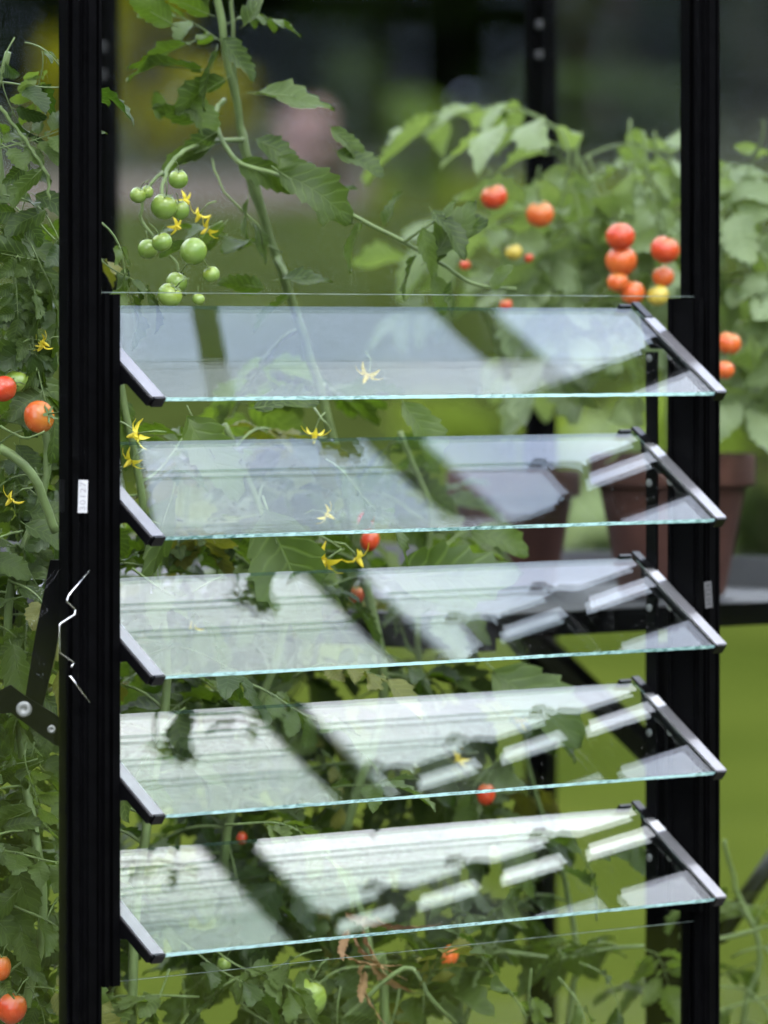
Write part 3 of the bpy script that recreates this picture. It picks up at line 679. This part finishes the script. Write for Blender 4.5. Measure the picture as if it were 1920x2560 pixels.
H(1130, 700, 5.56, -100, .035, roll=.5, idx=1); H(1110, 545, 5.55, 60, .02, roll=1, idx=4); H(540, 330, 5.6, -150, .05, roll=.8, idx=5); H(600, 400, 5.6, -30, .06, roll=1.4, idx=0)
H(1230, 722, 5.6, 50, .03, idx=2, roll=1); H(470, 610, 5.48, -160, .03, roll=1, idx=3); H(720, 410, 5.6, -10, .05, roll=.6, idx=7); H(630, 560, 5.62, -60, .04, roll=.5, idx=1)
H(470, 240, 5.6, -60, .05, roll=1.2, idx=2); H(660, 720, 5.62, 170, .045, roll=1, idx=4)
for a in ((470, 110, 200, .07, 1), (430, 60, 150, .05, 2), (540, 130, -110, .06, 3), (610, 60, 60, .05, 4), (520, 10, 80, .05, 5), (560, 200, -150, .06, 6), (500, 300, 160, .05, 7), (520, 370, -160, .055, 0), (640, 350, -20, .05, 1), (760, 460, -60, .045, 2), (900, 560, -110, .05, 3), (960, 560, 70, .035, 4), (1040, 640, -120, .045, 5), (1085, 690, -80, .04, 6), (620, 500, -100, .04, 7), (560, 560, -140, .045, 0), (700, 700, 10, .05, 1), (720, 740, -140, .05, 2), (400, 300, 100, .03, 3), (790, 500, 30, .04, 5)):
    H(a[0], a[1], 5.6, a[2], a[3], depth=.25, roll=rng.uniform(.3, 1.3), idx=a[4])
leaf(p2, 590, 140, 5.66, 120, .09, idx=3); leaf(p2, 545, 60, 5.66, 20, .07, idx=5); leaf(p2, 700, 640, 5.66, 150, .1, depth=.1, idx=8)
grow(p2, [p for p in s2 if p.z < ZO+.05], .19, .045, keep=lambda p: p.z > .35)

# row behind the louvre blades
KEEP = lambda p: p.z > ZO-.80
p3 = plant('bushy tomato plant crowding the left side of the louvre', 330, 2500, 5.5)
s3 = stem(p3, [(330, 4200, 5.5), (330, 2500, 5.5), (360, 2100, 5.48), (420, 1700, 5.5), (370, 1350, 5.48), (330, 1100, 5.46), (250, 760, 5.44), (215, 600, 5.44)], .005, .003)
grow(p3, s3, .15, .017, keep=lambda p: ZO-.80 < p.z < ZO+.02); grow(p3, s3, .13, .05, keep=lambda p: p.z > ZO+.02)
p3b = plant('leafy tomato plant with yellow flowers behind the middle blades', 620, 2500, 5.7)
s3b = stem(p3b, [(640, 4200, 5.72), (620, 2500, 5.7), (560, 2150, 5.68), (640, 1800, 5.66), (720, 1500, 5.64), (640, 1250, 5.62), (560, 1060, 5.6)], .005, .003)
grow(p3b, s3b, .16, .015, keep=KEEP)
p3c = plant('tomato plant with thin dark stem left of the pots', 1010, 2600, 5.95)
s3c = stem(p3c, [(1180, 4200, 5.95), (1150, 2500, 5.95), (1130, 2100, 5.95), (1080, 1850, 5.92), (1040, 1550, 5.9), (1080, 1300, 5.88), (1000, 1080, 5.86)], .0045, .0025)
grow(p3c, s3c, .16, .022, keep=KEEP)
p9 = plant('shaded bushy tomato plant deep inside behind the middle blades', 480, 2600, 6.0)
s9 = stem(p9, [(470, 4200, 6.05), (480, 2600, 6.0), (440, 2100, 6.0), (500, 1700, 6.0), (460, 1380, 6.0), (480, 1150, 6.0)], .0045, .0025)
grow(p9, s9, .18, .014, keep=lambda p: ZO-.62 < p.z < ZO-.12)
p10 = plant('second shaded tomato plant deep inside left of the clay pots', 800, 2600, 6.15)
s10 = stem(p10, [(790, 4200, 6.2), (800, 2600, 6.15), (830, 2100, 6.15), (780, 1700, 6.15), (840, 1400, 6.15), (800, 1150, 6.15)], .0045, .0025)
grow(p10, s10, .18, .014, keep=lambda p: ZO-.62 < p.z < ZO-.12)
for (p_, x, y, Z, s_, t_) in ((p3, 345, 1085, 5.38, 1.5, (1.3, .3, .4)), (p3, 328, 1150, 5.4, 1.3, (.8, .3, 1)), (p3b, 788, 1082, 5.5, 1.35, (.1, .1, .2)), (p2, 920, 935, 5.55, 1.4, (.5, -.3, 2)), (p3b, 816, 1400, 5.48, 1.8, (.9, .4, 1)), (p3b, 892, 1392, 5.5, 1.5, (.4, .4, 3)), (p3b, 815, 1285, 5.5, 1.2, (.4, 1, 3)), (p3, 105, 855, 5.3, 1.0, (.4, 1, 3)), (p3b, 485, 1560, 5.45, 1.1, (.5, .8, 0)), (p3b, 1305, 1795, 5.7, 1.2, (1.4, .3, 0)), (p3c, 1150, 1895, 5.8, 1.1, (1, .3, 0))):
    flower(p_, x, y, Z, s_, t_)
stem(p3b, [(850, 1370, 5.52), (800, 1340, 5.52), (720, 1330, 5.55), (600, 1330, 5.58)], .0013, .0011, 'truss_stalk')
stem(p3, [(250, 1250, 5.42), (330, 1290, 5.4), (400, 1310, 5.4)], .0013, .001, 'truss_stalk')
stem(p3b, [(770, 1000, 5.55), (800, 1040, 5.5), (830, 1075, 5.5)], .0012, .0009, 'truss_stalk')
stem(p3, [(250, 1065, 5.42), (300, 1055, 5.4), (340, 1080, 5.38)], .0011, .0009, 'truss_stalk')
for (p_, x, y, Z, r, m_) in ((p3b, 925, 1350, 5.75, 24, RED), (p3c, 915, 1300, 5.85, 20, RED), (p3b, 890, 1488, 5.75, 20, RED), (p3c, 1215, 1985, 5.8, 24, RED), (p3b, 700, 1380, 5.8, 20, RED), (p3b, 605, 2095, 5.75, 14, RED)):
    tomato(p_, x, y, Z, r, m_, (rng.uniform(-.5, .5), rng.uniform(-.5, .5), 0), 1.2)
for a in ((p3, 480, 1040, 5.46, -60, .09, .1, 1), (p3, 300, 990, 5.46, -80, .07, 0, .8), (p3b, 640, 1020, 5.5, 10, .06, .2, .8), (p3b, 700, 1280, 5.45, -75, .13, .3, 1.2), (p3, 430, 1240, 5.46, -110, .11, .2, 1.1), (p3b, 1010, 1010, 5.6, -60, .07, 0, 1), (p3b, 1000, 1450, 5.6, 10, .12, .2, 1.2), (p3c, 1240, 1680, 5.7, -40, .11, .2, 1), (p3c, 1180, 1330, 5.7, -20, .06, .2, 1)):
    leaf(*a[:6], depth=a[6], roll=a[7], single=True)
for a in ((p3, 560, 1450, 5.42, -170, .12, .2), (p3, 330, 1420, 5.42, -20, .12, .2), (p3, 470, 1780, 5.42, -150, .12, .2), (p3b, 900, 1160, 5.5, -30, .11, .2), (p3b, 640, 1720, 5.5, -10, .14, .2), (p3b, 860, 1700, 5.5, 20, .12, .2), (p3, 330, 1650, 5.42, 20, .13, .3), (p3b, 560, 2050, 5.5, 10, .13, .2), (p3b, 760, 2030, 5.55, 30, .12, .2)):
    leaf(*a[:6], depth=a[6])

# lower middle and right
p4 = plant('sprawling tomato plant with one large green fruit at the bottom', 900, 2700, 5.75)
s4 = stem(p4, [(940, 4200, 5.75), (960, 2560, 5.72), (930, 2400, 5.7), (900, 2280, 5.7), (860, 2180, 5.7)], .005, .004)
stem(p4, [(850, 2560, 5.6), (1010, 2420, 5.6), (1080, 2500, 5.6), (1140, 2560, 5.62)], .0026, .0022, 'side_stem')
s4b = stem(p4, [(1160, 2560, 5.8), (1200, 2420, 5.8), (1250, 2380, 5.8), (1400, 2395, 5.8), (1520, 2372, 5.82), (1610, 2365, 5.84)], .003, .0015, 'side_stem')
grow(p4, s4b, .12, .03); grow(p4, s4, .16, .03, keep=KEEP)
tomato(p4, 766, 2495, 5.55, 52, GREENF, (.3, .2, 0), 1.02); tomato(p4, 1125, 2390, 5.7, 21, ORANGE, (.3, .2, 0), 1.5); tomato(p4, 560, 2410, 5.6, 18, GREENF, (.3, .2, 0), 1.02)
for a in ((500, 2480, 5.5, 170, .14, .2), (640, 2440, 5.52, -160, .13, .1), (420, 2420, 5.5, -120, .12, .2), (600, 2530, 5.5, -10, .13, .3), (1320, 2420, 5.7, -100, .10, .1), (1400, 2440, 5.7, -60, .12, .1), (1450, 2400, 5.75, -30, .09, .1), (1500, 2300, 5.75, 100, .11, .1), (1560, 2200, 5.75, 60, .09, .1), (1120, 2540, 5.6, 80, .10, .2), (1350, 2560, 5.6, 110, .10, .1), (1300, 2330, 5.75, 150, .1, .1), (1380, 2150, 5.75, 200, .1, .1)):
    leaf(p4, *a[:5], depth=a[5])
for k in range(9):
    o = leaf(p4, 850+rng.uniform(-90, 110), 2330+rng.uniform(-60, 100), 5.6, rng.uniform(-140, -30), .035, depth=.2, roll=rng.uniform(0, 3), single=True); o.data = (DRYM := globals().get('DRYM') or (lambda mb: (leaflet(mb, Matrix.Identity(4), .1, .03, 77, .5, 1.1, .9), mb.mesh('dry_leaf', [DRY]))[1])(MB())); o.name = 'dry_leaf'
p8 = plant('young tomato plant outlined against the lawn at the lower right', 1480, 2600, 6.0)
s8 = stem(p8, [(1420, 4200, 6.0), (1420, 2700, 6.0), (1440, 2400, 5.98), (1400, 2150, 5.95), (1330, 1950, 5.9), (1300, 1750, 5.88)], .004, .002)
grow(p8, s8, .13, .055, keep=lambda p: p.z > ZO-.75)
p7 = plant('tomato plant seen through the pane right of the right post', 1880, 2600, 6.05)
s7 = stem(p7, [(1860, 4200, 6.05), (1850, 2700, 6.05), (1900, 2400, 6.05), (1840, 2220, 6.05), (1810, 2100, 6.03)], .004, .002)
grow(p7, s7, .13, .030, keep=lambda p: ZO-.8 < p.z < ZO-.50)
stem(p7, [(1700, 2340, 6.0), (1810, 2345, 6.0), (1990, 2290, 6.0)], .003, .002, 'side_stem')
for a in ((1830, 2400, 6.0, 20, .14, .1), (1880, 2330, 6.0, 60, .13, .1), (1850, 2480, 6.0, -30, .14, .1), (1930, 2500, 6.0, 170, .14, .1)): leaf(p7, *a[:5], depth=a[5])

# plants behind the left pane
p1 = plant('dense tomato plant with ripe fruit left of the left post', 60, 2600, 5.35)
s1 = stem(p1, [(40, 4200, 5.38), (50, 2700, 5.38), (110, 2300, 5.36), (60, 1900, 5.38), (20, 1500, 5.36), (120, 1180, 5.36), (60, 850, 5.36), (10, 500, 5.36), (-20, 200, 5.36)], .005, .003)
grow(p1, s1, .13, .010, keep=lambda p: ZO-.80 < p.z < ZO+.12)
p1b = plant('tomato plant at the left border of the view with curling top shoots', -80, 2600, 5.45)
s1b = stem(p1b, [(-60, 4200, 5.5), (-60, 2700, 5.5), (-90, 2200, 5.48), (-20, 1700, 5.46), (-60, 1200, 5.46), (-20, 700, 5.46), (-40, 350, 5.44), (20, 130, 5.42)], .005, .003)
grow(p1b, s1b, .15, .013, keep=lambda p: ZO-.80 < p.z < ZO+.20)
stem(p1, [(0, 265, 5.3), (40, 320, 5.3), (90, 390, 5.3), (118, 440, 5.3), (122, 500, 5.3)], .0018, .0014, 'side_stem')
stem(p1, [(0, 1120, 5.27), (80, 1185, 5.27), (140, 1330, 5.28)], .0045, .004, 'side_stem'); stem(p1, [(0, 1065, 5.26), (60, 1095, 5.26), (112, 1078, 5.26)], .0012, .001, 'truss_stalk')
tomato(p1, 42, 958, 5.30, 37, GREENF, (.2, .2, 0)); tomato(p1, 8, 972, 5.26, 32, RED, (0, 1.2, 0), 1.15); tomato(p1, 98, 1042, 5.28, 42, ORANGE, (1.3, .5, 0), .85)
tomato(p1, 2, 2420, 5.28, 26, ORANGE, (.2, 0, 0), 1.3); tomato(p1, 30, 2520, 5.28, 38, RED, (.3, .2, 0), 1.1); tomato(p1, 128, 1316, 5.36, 16, RED)
flower(p1, 30, 1245, 5.3, 1.2, (.5, .5, 0)); flower(p1, 108, 862, 5.3, 1.0, (.5, .5, 0))
for a in ((30, 90, 5.32, -110, .1, .2), (60, 110, 5.32, -20, .08, .1), (100, 130, 5.32, -75, .06, .2), (-30, 215, 5.32, 12, .12, .1), (60, 340, 5.32, -80, .10, .2), (10, 480, 5.32, -20, .10, .2), (40, 560, 5.32, -40, .11, .2), (60, 660, 5.32, -70, .11, .3), (20, 780, 5.32, -50, .12, .3), (60, 1340, 5.3, -170, .12, .3), (20, 1450, 5.3, -30, .12, .3), (60, 2080, 5.3, 190, .13, .4), (0, 2150, 5.3, 10, .14, .3), (30, 2250, 5.3, -30, .13, .3), (90, 2400, 5.3, 200, .12, .3), (250, 560, 5.4, -50, .1, .1), (245, 640, 5.4, -30, .08, .1)):
    leaf(p1, *a[:5], depth=a[5])

for k in range(95):
    leaf(p1 if k % 2 else p1b, rng.uniform(-60, 112), 330+2200*(k+rng.random())/95, rng.uniform(5.30, 5.55), rng.choice((-150, -120, -60, -30, 20, 160, -80))+rng.uniform(-20, 20), rng.uniform(.06, .11), depth=rng.uniform(0, .5), roll=rng.uniform(-.4, .9))
for k in range(110):
    yy_ = rng.uniform(1270, 2230)
    px__ = rng.uniform(260, 1040 if yy_ < 1700 else 1150)
    leaf((p3, p9, p3b, p10)[k % 4], px__, yy_, on_plane(px__, yy_, rng.uniform(.36, .75)), rng.choice((-150, -120, -60, -30, 20, 160, -80))+rng.uniform(-20, 20), rng.uniform(.08, .13), depth=rng.uniform(0, .5), roll=rng.uniform(-.4, .9))
for k in range(26):
    leaf((p4, p3b, p3)[k % 3], rng.uniform(280, 1000), rng.uniform(2330, 2560), rng.uniform(5.5, 5.8), rng.uniform(-180, 0), rng.uniform(.07, .12), depth=rng.uniform(0, .4), roll=rng.uniform(-.4, .9))
for k in range(70):
    yy_ = 420+2120*(k+rng.random())/70
    leaf(p1 if k % 3 else p1b, rng.uniform(-50, 118), yy_, rng.uniform(5.29, 5.42), rng.choice((-160, -130, -100, -70, -40, -10, 150))+rng.uniform(-20, 20), rng.uniform(.035, .062), depth=rng.uniform(0, .3), roll=rng.uniform(.5, 1.4), single=True)
# potted plants on the staging
P5 = thing('tomato_plant', 'blurred tomato plant with red fruit growing in the large pot', 'tomato plant', POTB+Vector((0, 0, .14)))
def ws(p): return p
s5 = stem(P5, [(1681, 1160, 6.28), (1670, 950, 6.28), (1640, 760, 6.3), (1600, 560, 6.3), (1580, 400, 6.3)], .005, .003)
s5b = stem(P5, [(1681, 1150, 6.28), (1720, 900, 6.3), (1800, 650, 6.3), (1850, 420, 6.3)], .004, .0025)
s5c = stem(P5, [(1640, 760, 6.3), (1540, 620, 6.32), (1470, 450, 6.32), (1420, 330, 6.32)], .003, .002)
for s_ in (s5, s5b, s5c): grow(P5, s_, .2, .022, pale=True, keep=lambda p: p.z > TZ+.25)
for a in ((1440, 330, -95, .17), (1480, 380, -70, .15), (1590, 300, -100, .16), (1630, 330, -75, .18), (1660, 440, -90, .15), (1360, 420, -110, .13), (1530, 500, -90, .14)):
    leaf(P5, a[0], a[1], 6.28, a[2], a[3], depth=.1, pale=True, roll=rng.uniform(-.3, 1))
for (x, y, r, mm) in ((1551, 592, 36, RED), (1553, 652, 39, ORANGE), (1582, 732, 31, ORANGE), (1545, 705, 27, ORANGE), (1663, 624, 36, RED), (1658, 692, 27, ORANGE), (1645, 738, 27, YELF), (1823, 858, 30, ORANGE), (1812, 925, 24, ORANGE)):
    tomato(P5, x, y, 6.0+rng.uniform(0, .03), r*1.04, mm, (rng.uniform(-.4, .4), rng.uniform(-.4, .4), 0))
for a in ((1390, 330, 6.2, -60, .16, .2), (1440, 470, 6.2, -80, .15, .2), (1600, 330, 6.2, -70, .16, .2), (1500, 400, 6.2, -20, .12, .2), (1860, 600, 6.2, -50, .16, .2), (1880, 700, 6.2, -90, .16, .2), (1900, 300, 6.2, -80, .1, .2), (1420, 640, 6.2, -100, .15, .2), (1500, 780, 6.2, -60, .14, .2)):
    leaf(P5, *a[:5], depth=a[5], pale=True)
P6 = thing('tomato_plant', 'blurred pale tomato plant growing in the smaller pot', 'tomato plant', POTA+Vector((0, 0, .12)))
s6 = stem(P6, [(1284, 1130, 6.5), (1270, 950, 6.5), (1300, 760, 6.5), (1330, 600, 6.5), (1370, 450, 6.48)], .004, .0025)
s6b = stem(P6, [(1270, 950, 6.5), (1220, 800, 6.5), (1150, 650, 6.5), (1100, 530, 6.5)], .003, .0015)
grow(P6, s6, .19, .026, pale=True, keep=lambda p: p.z > TZ+.25); grow(P6, s6b, .15, .035, pale=True)
for (x, y, r, mm) in ((1235, 492, 34, RED), (1350, 535, 36, ORANGE), (1285, 630, 22, YELF), (1322, 645, 12, RED), (1163, 662, 14, RED), (1265, 762, 16, RED)):
    tomato(P6, x, y, 6.12, r, mm, (rng.uniform(-.4, .4), rng.uniform(-.4, .4), 0))

# ------------------------------------------------------------------ garden beyond
def clump_mesh(name, n_, rx, ry, rz, leafs, m, seed, lump=5, hollow=.45):
    """leaf-sized faces gathered in lumps through a rounded volume standing on z=0"""
    rr = random.Random(seed); q = MB(); cs = []
    for i in range(lump*5):
        a = rr.uniform(0, 2*pi); t = rr.uniform(-.75, .95); r_ = math.sqrt(1-t*t)*rr.uniform(hollow, .92)
        cs.append((Vector((rx*r_*cos(a), ry*r_*sin(a), rz*(1+t)*.96)), rr.uniform(.16, .34)))
    for i in range(n_):
        c, s_ = rr.choice(cs); d = Vector((rr.gauss(0, 1), rr.gauss(0, 1), rr.gauss(0, .8)))
        p = c+Vector((d.x*rx*s_, d.y*ry*s_, d.z*rz*s_*.8))*.6
        if p.z < 0: p.z = abs(p.z)*.3
        ln = leafs*rr.uniform(.6, 1.4); e_ = Euler((rr.uniform(-1, 1), rr.uniform(-1, 1), rr.uniform(0, 6.3))).to_matrix()
        q.add([p+e_ @ Vector(v)*ln for v in ((-.5, 0, 0), (0, -.28, .06), (.5, 0, -.05), (0, .28, .06))], [(0, 1, 2, 3)])
    return q.mesh(name, [m])
DARK = cardmat('dark_evergreen_foliage', (.003, .006, .0015), (.010, .017, .004), .1, 0)
MID = cardmat('mid_green_foliage', (.012, .022, .006), (.03, .046, .012))
GRN = cardmat('fresh_green_foliage', (.04, .07, .010), (.085, .13, .02)); YEL = cardmat('golden_foliage', (.13, .135, .004), (.24, .225, .006)); LIME = cardmat('lime_foliage', (.13, .19, .02), (.24, .30, .05))
PALE = cardmat('pale_foliage', (.26, .32, .17), (.36, .42, .24)); PINK = cardmat('pink_blossom', (.42, .28, .32), (.6, .45, .48)); BRND = cardmat('dull_brown_foliage', (.008, .012, .005), (.02, .024, .012)); BRN = cardmat('brown_foliage', (.10, .08, .055), (.16, .12, .09))
def gpos(px, d):
    P = CAM+VD*d+RD*((px-960)/F_PX*d); return Vector((P.x, P.y, gh(d)))
def bush(label, px, d, rx, rz, n_, leafs, m, seed, name='garden_shrub', cat='shrub', base=0, group=None):
    P = gpos(px, d); root = thing(name, label, cat, P, group); me = clump_mesh('foliage', n_, rx, rx, rz, leafs, m, seed)
    o = bpy.data.objects.new('foliage', me); col.objects.link(o); o.parent = root; o.location = (0, 0, base)
    q = MB(); q.tube([(0, 0, -.05), (.02, 0, base+rz*.8), (.05, .03, base+rz*1.4)], [rx*.06+.01, rx*.05+.01, rx*.02+.005], 6)
    for k in range(4):
        a = k*1.7; q.tube([(.01, 0, base+rz*.3), (rx*.4*cos(a), rx*.4*sin(a), base+rz*1.2)], [rx*.03+.005, .004], 5)
    o = q.build('trunk', BARK, None); o.parent = root; return root
# row of dark trees
tdata = []
crowns = [clump_mesh('crown', 26000, 2.1, 2.1, 4.4, .33, DARK, 50+i, 16, .25) for i in range(3)]
def tree(P, me, rz, s_, label, group):
    root = thing('garden_tree', label, 'tree', P, group); root.rotation_euler = (0, 0, rz); root.scale = (s_, s_, s_)
    o = bpy.data.objects.new('crown', me); col.objects.link(o); o.parent = root; o.location = (0, 0, .1)
    if 'tk' not in globals():
        q = MB(); q.tube([(0, 0, -.3), (.05, 0, 2), (0, .1, 5), (.1, 0, 8)], [.22, .18, .12, .03], 8)
        for k in range(9): a = k*2.4; z_ = 1.5+k*.6; q.tube([(0, 0, z_), (1.4*cos(a), 1.4*sin(a), z_+.7)], [.06, .015], 5)
        globals()['tk'] = q.mesh('trunk', [BARK])
    o = bpy.data.objects.new('trunk', tk); col.objects.link(o); o.parent = root
TL = 'tall dark tree standing in the shaded row beyond the lawn'
i_ = 0
for row, d0 in ((0, 50), (1, 53), (2, 56), (3, 59)):
    for k in range(11 if row != 1 else 10):
        s_ = -10.5+k*2.1+(0, 1.05, .5, 1.4)[row]
        P = CAM+VD*(d0+rng.uniform(-.8, .8))+RD*s_; P.z = gh(d0)-.1; tree(P, crowns[i_ % 3], rng.uniform(0, 6), rng.uniform(.95, 1.2), TL, 'dark trees beyond the lawn'); i_ += 1
# unseen ring of trees, added to keep bright sky out of the pane reflections
for k in range(43):
    a = R(-88+k*6.5)
    if 35 < math.degrees(a) < 62 or 200 < math.degrees(a) < 250: continue
    P = Vector((0, 0, 0))+Vector((cos(a), sin(a), 0))*(19+3*(k % 2)); P.z = -.1
    tree(P, crowns[k % 3], k, .95, 'unseen tall dark tree added to darken the pane reflections', 'unseen dark trees added round the greenhouse')
BZ = 0
bush('upright golden yellow shrub beyond the path at the left', 365, 40.5, .30, .95, 6000, .09, YEL, 1)
bush('low olive yellow shrub beside the golden one', 470, 41.5, .42, .33, 1500, .08, YEL, 2)
bush('golden tuft near the left post', 150, 41, .22, .42, 900, .08, YEL, 21)
bush('pink flowering bush in front of the dark trees', 765, 39.5, .19, .20, 1800, .05, PINK, 3, 'flower_bush', 'flower bush', 0.02)
bush('brownish faded bush under the pink blossom', 815, 37.0, .14, .16, 1200, .06, BRN, 4)
bush('rounded mid green shrub in the middle of the lawn edge', 1045, 37, .24, .33, 2400, .06, GRN, 5)
bush('dark green shrub behind the red tomatoes', 1500, 41, .8, .32, 3000, .09, MID, 6)
bush('grey brown shrub right of the rear post', 1440, 43, .3, .9, 1400, .09, BRND, 7)
bush('tawny shrub at the right border of the view', 1890, 42, .35, .55, 1200, .08, BRND, 8)
bush('green shrub between the pink bush and the round shrub', 900, 41.5, .45, .35, 1500, .08, MID, 9)
hedge = thing('hedge', 'long dark hedge closing the garden behind the trees', 'hedge', CAM+VD*64-Vector((0, 0, CAM.z-gh(64))))
hm = clump_mesh('foliage', 30000, 15, 1.2, 4.5, .6, DARK, 91, 40, .0)
o = bpy.data.objects.new('foliage', hm); col.objects.link(o); o.parent = hedge
o = bpy.data.objects.new('foliage', clump_mesh('foliage', 30000, 15, 1.2, 4.5, .7, DARK, 97, 80, .0)); col.objects.link(o); o.parent = hedge; o.location = (.7, 2.5, 0)
hedge.rotation_euler = (0, 0, -TH)
for px_, py_, ang, lb in ((23, 0, -46, 'unseen tall hedge added on the near side to darken the panes'), (25, 0, 136, 'unseen tall hedge added on the far left side to darken the panes')):  # unseen hedges added to block horizon sky mirrored in the panes
    h2 = thing('hedge', lb, 'hedge', (px_*cos(R(ang)), px_*sin(R(ang)), 0)); h2.rotation_euler = (0, 0, R(ang)+pi/2)
    o = bpy.data.objects.new('foliage', hm); col.objects.link(o); o.parent = h2; o.location = (0, 0, -1.3)
    o = bpy.data.objects.new('foliage', hm); col.objects.link(o); o.parent = h2; o.location = (1.3, -1.5, -.6)
# bright border in front
for (px_, d_, rx_, rz_, m_, lb, sd) in ((1640, 20.3, .30, .30, LIME, 'lime green perennial right of the clay pot', 31), (1520, 20.0, .17, .25, PALE, 'pale leaved perennial seen left of the right post', 32), (1400, 20.4, .20, .27, LIME, 'lime green perennial between rear post and right post', 33),
        (1880, 20.1, .22, .32, LIME, 'lime green perennial at the right border', 34), (1900, 19.6, .14, .16, MID, 'dark green perennial low at the right border', 35), (1180, 20.6, .16, .26, LIME, 'lime green perennial left of the rear post', 36), (1040, 20.8, .15, .27, LIME, 'lime green perennial in the middle of the border', 37),
        (1290, 20.6, .14, .22, MID, 'darker green perennial behind the rear post', 38), (1480, 19.6, .2, .15, PALE, 'low pale perennial under the lime ones', 39), (1770, 19.8, .18, .17, PALE, 'low pale perennial behind the right post', 40), (1600, 19.3, .2, .10, MID, 'low dark perennial at the lawn edge', 41)):
    bush(lb, px_, d_, rx_, rz_, 1500, .05, m_, sd, 'perennial', 'garden plant', 0, None)
for o_ in bpy.data.objects:
    if o_.type == 'EMPTY' and o_.parent is None: pass

# keep every plant clear of the glass and of the opened blades
bpy.context.view_layer.update()
for o in list(bpy.data.objects):
    if o.name.split('.')[0] in ('leaf', 'flower', 'tomato', 'dry_leaf') and o.parent and o.parent.type == 'EMPTY':
        M = o.matrix_world; vs_ = [M @ v.co for v in o.data.vertices]
        my = min(v.y for v in vs_); cx_ = sum(v.x for v in vs_)/len(vs_)
        lim = .135 if -.06 < cx_ < .86 else .078
        if my < lim: o.location.y += lim-my
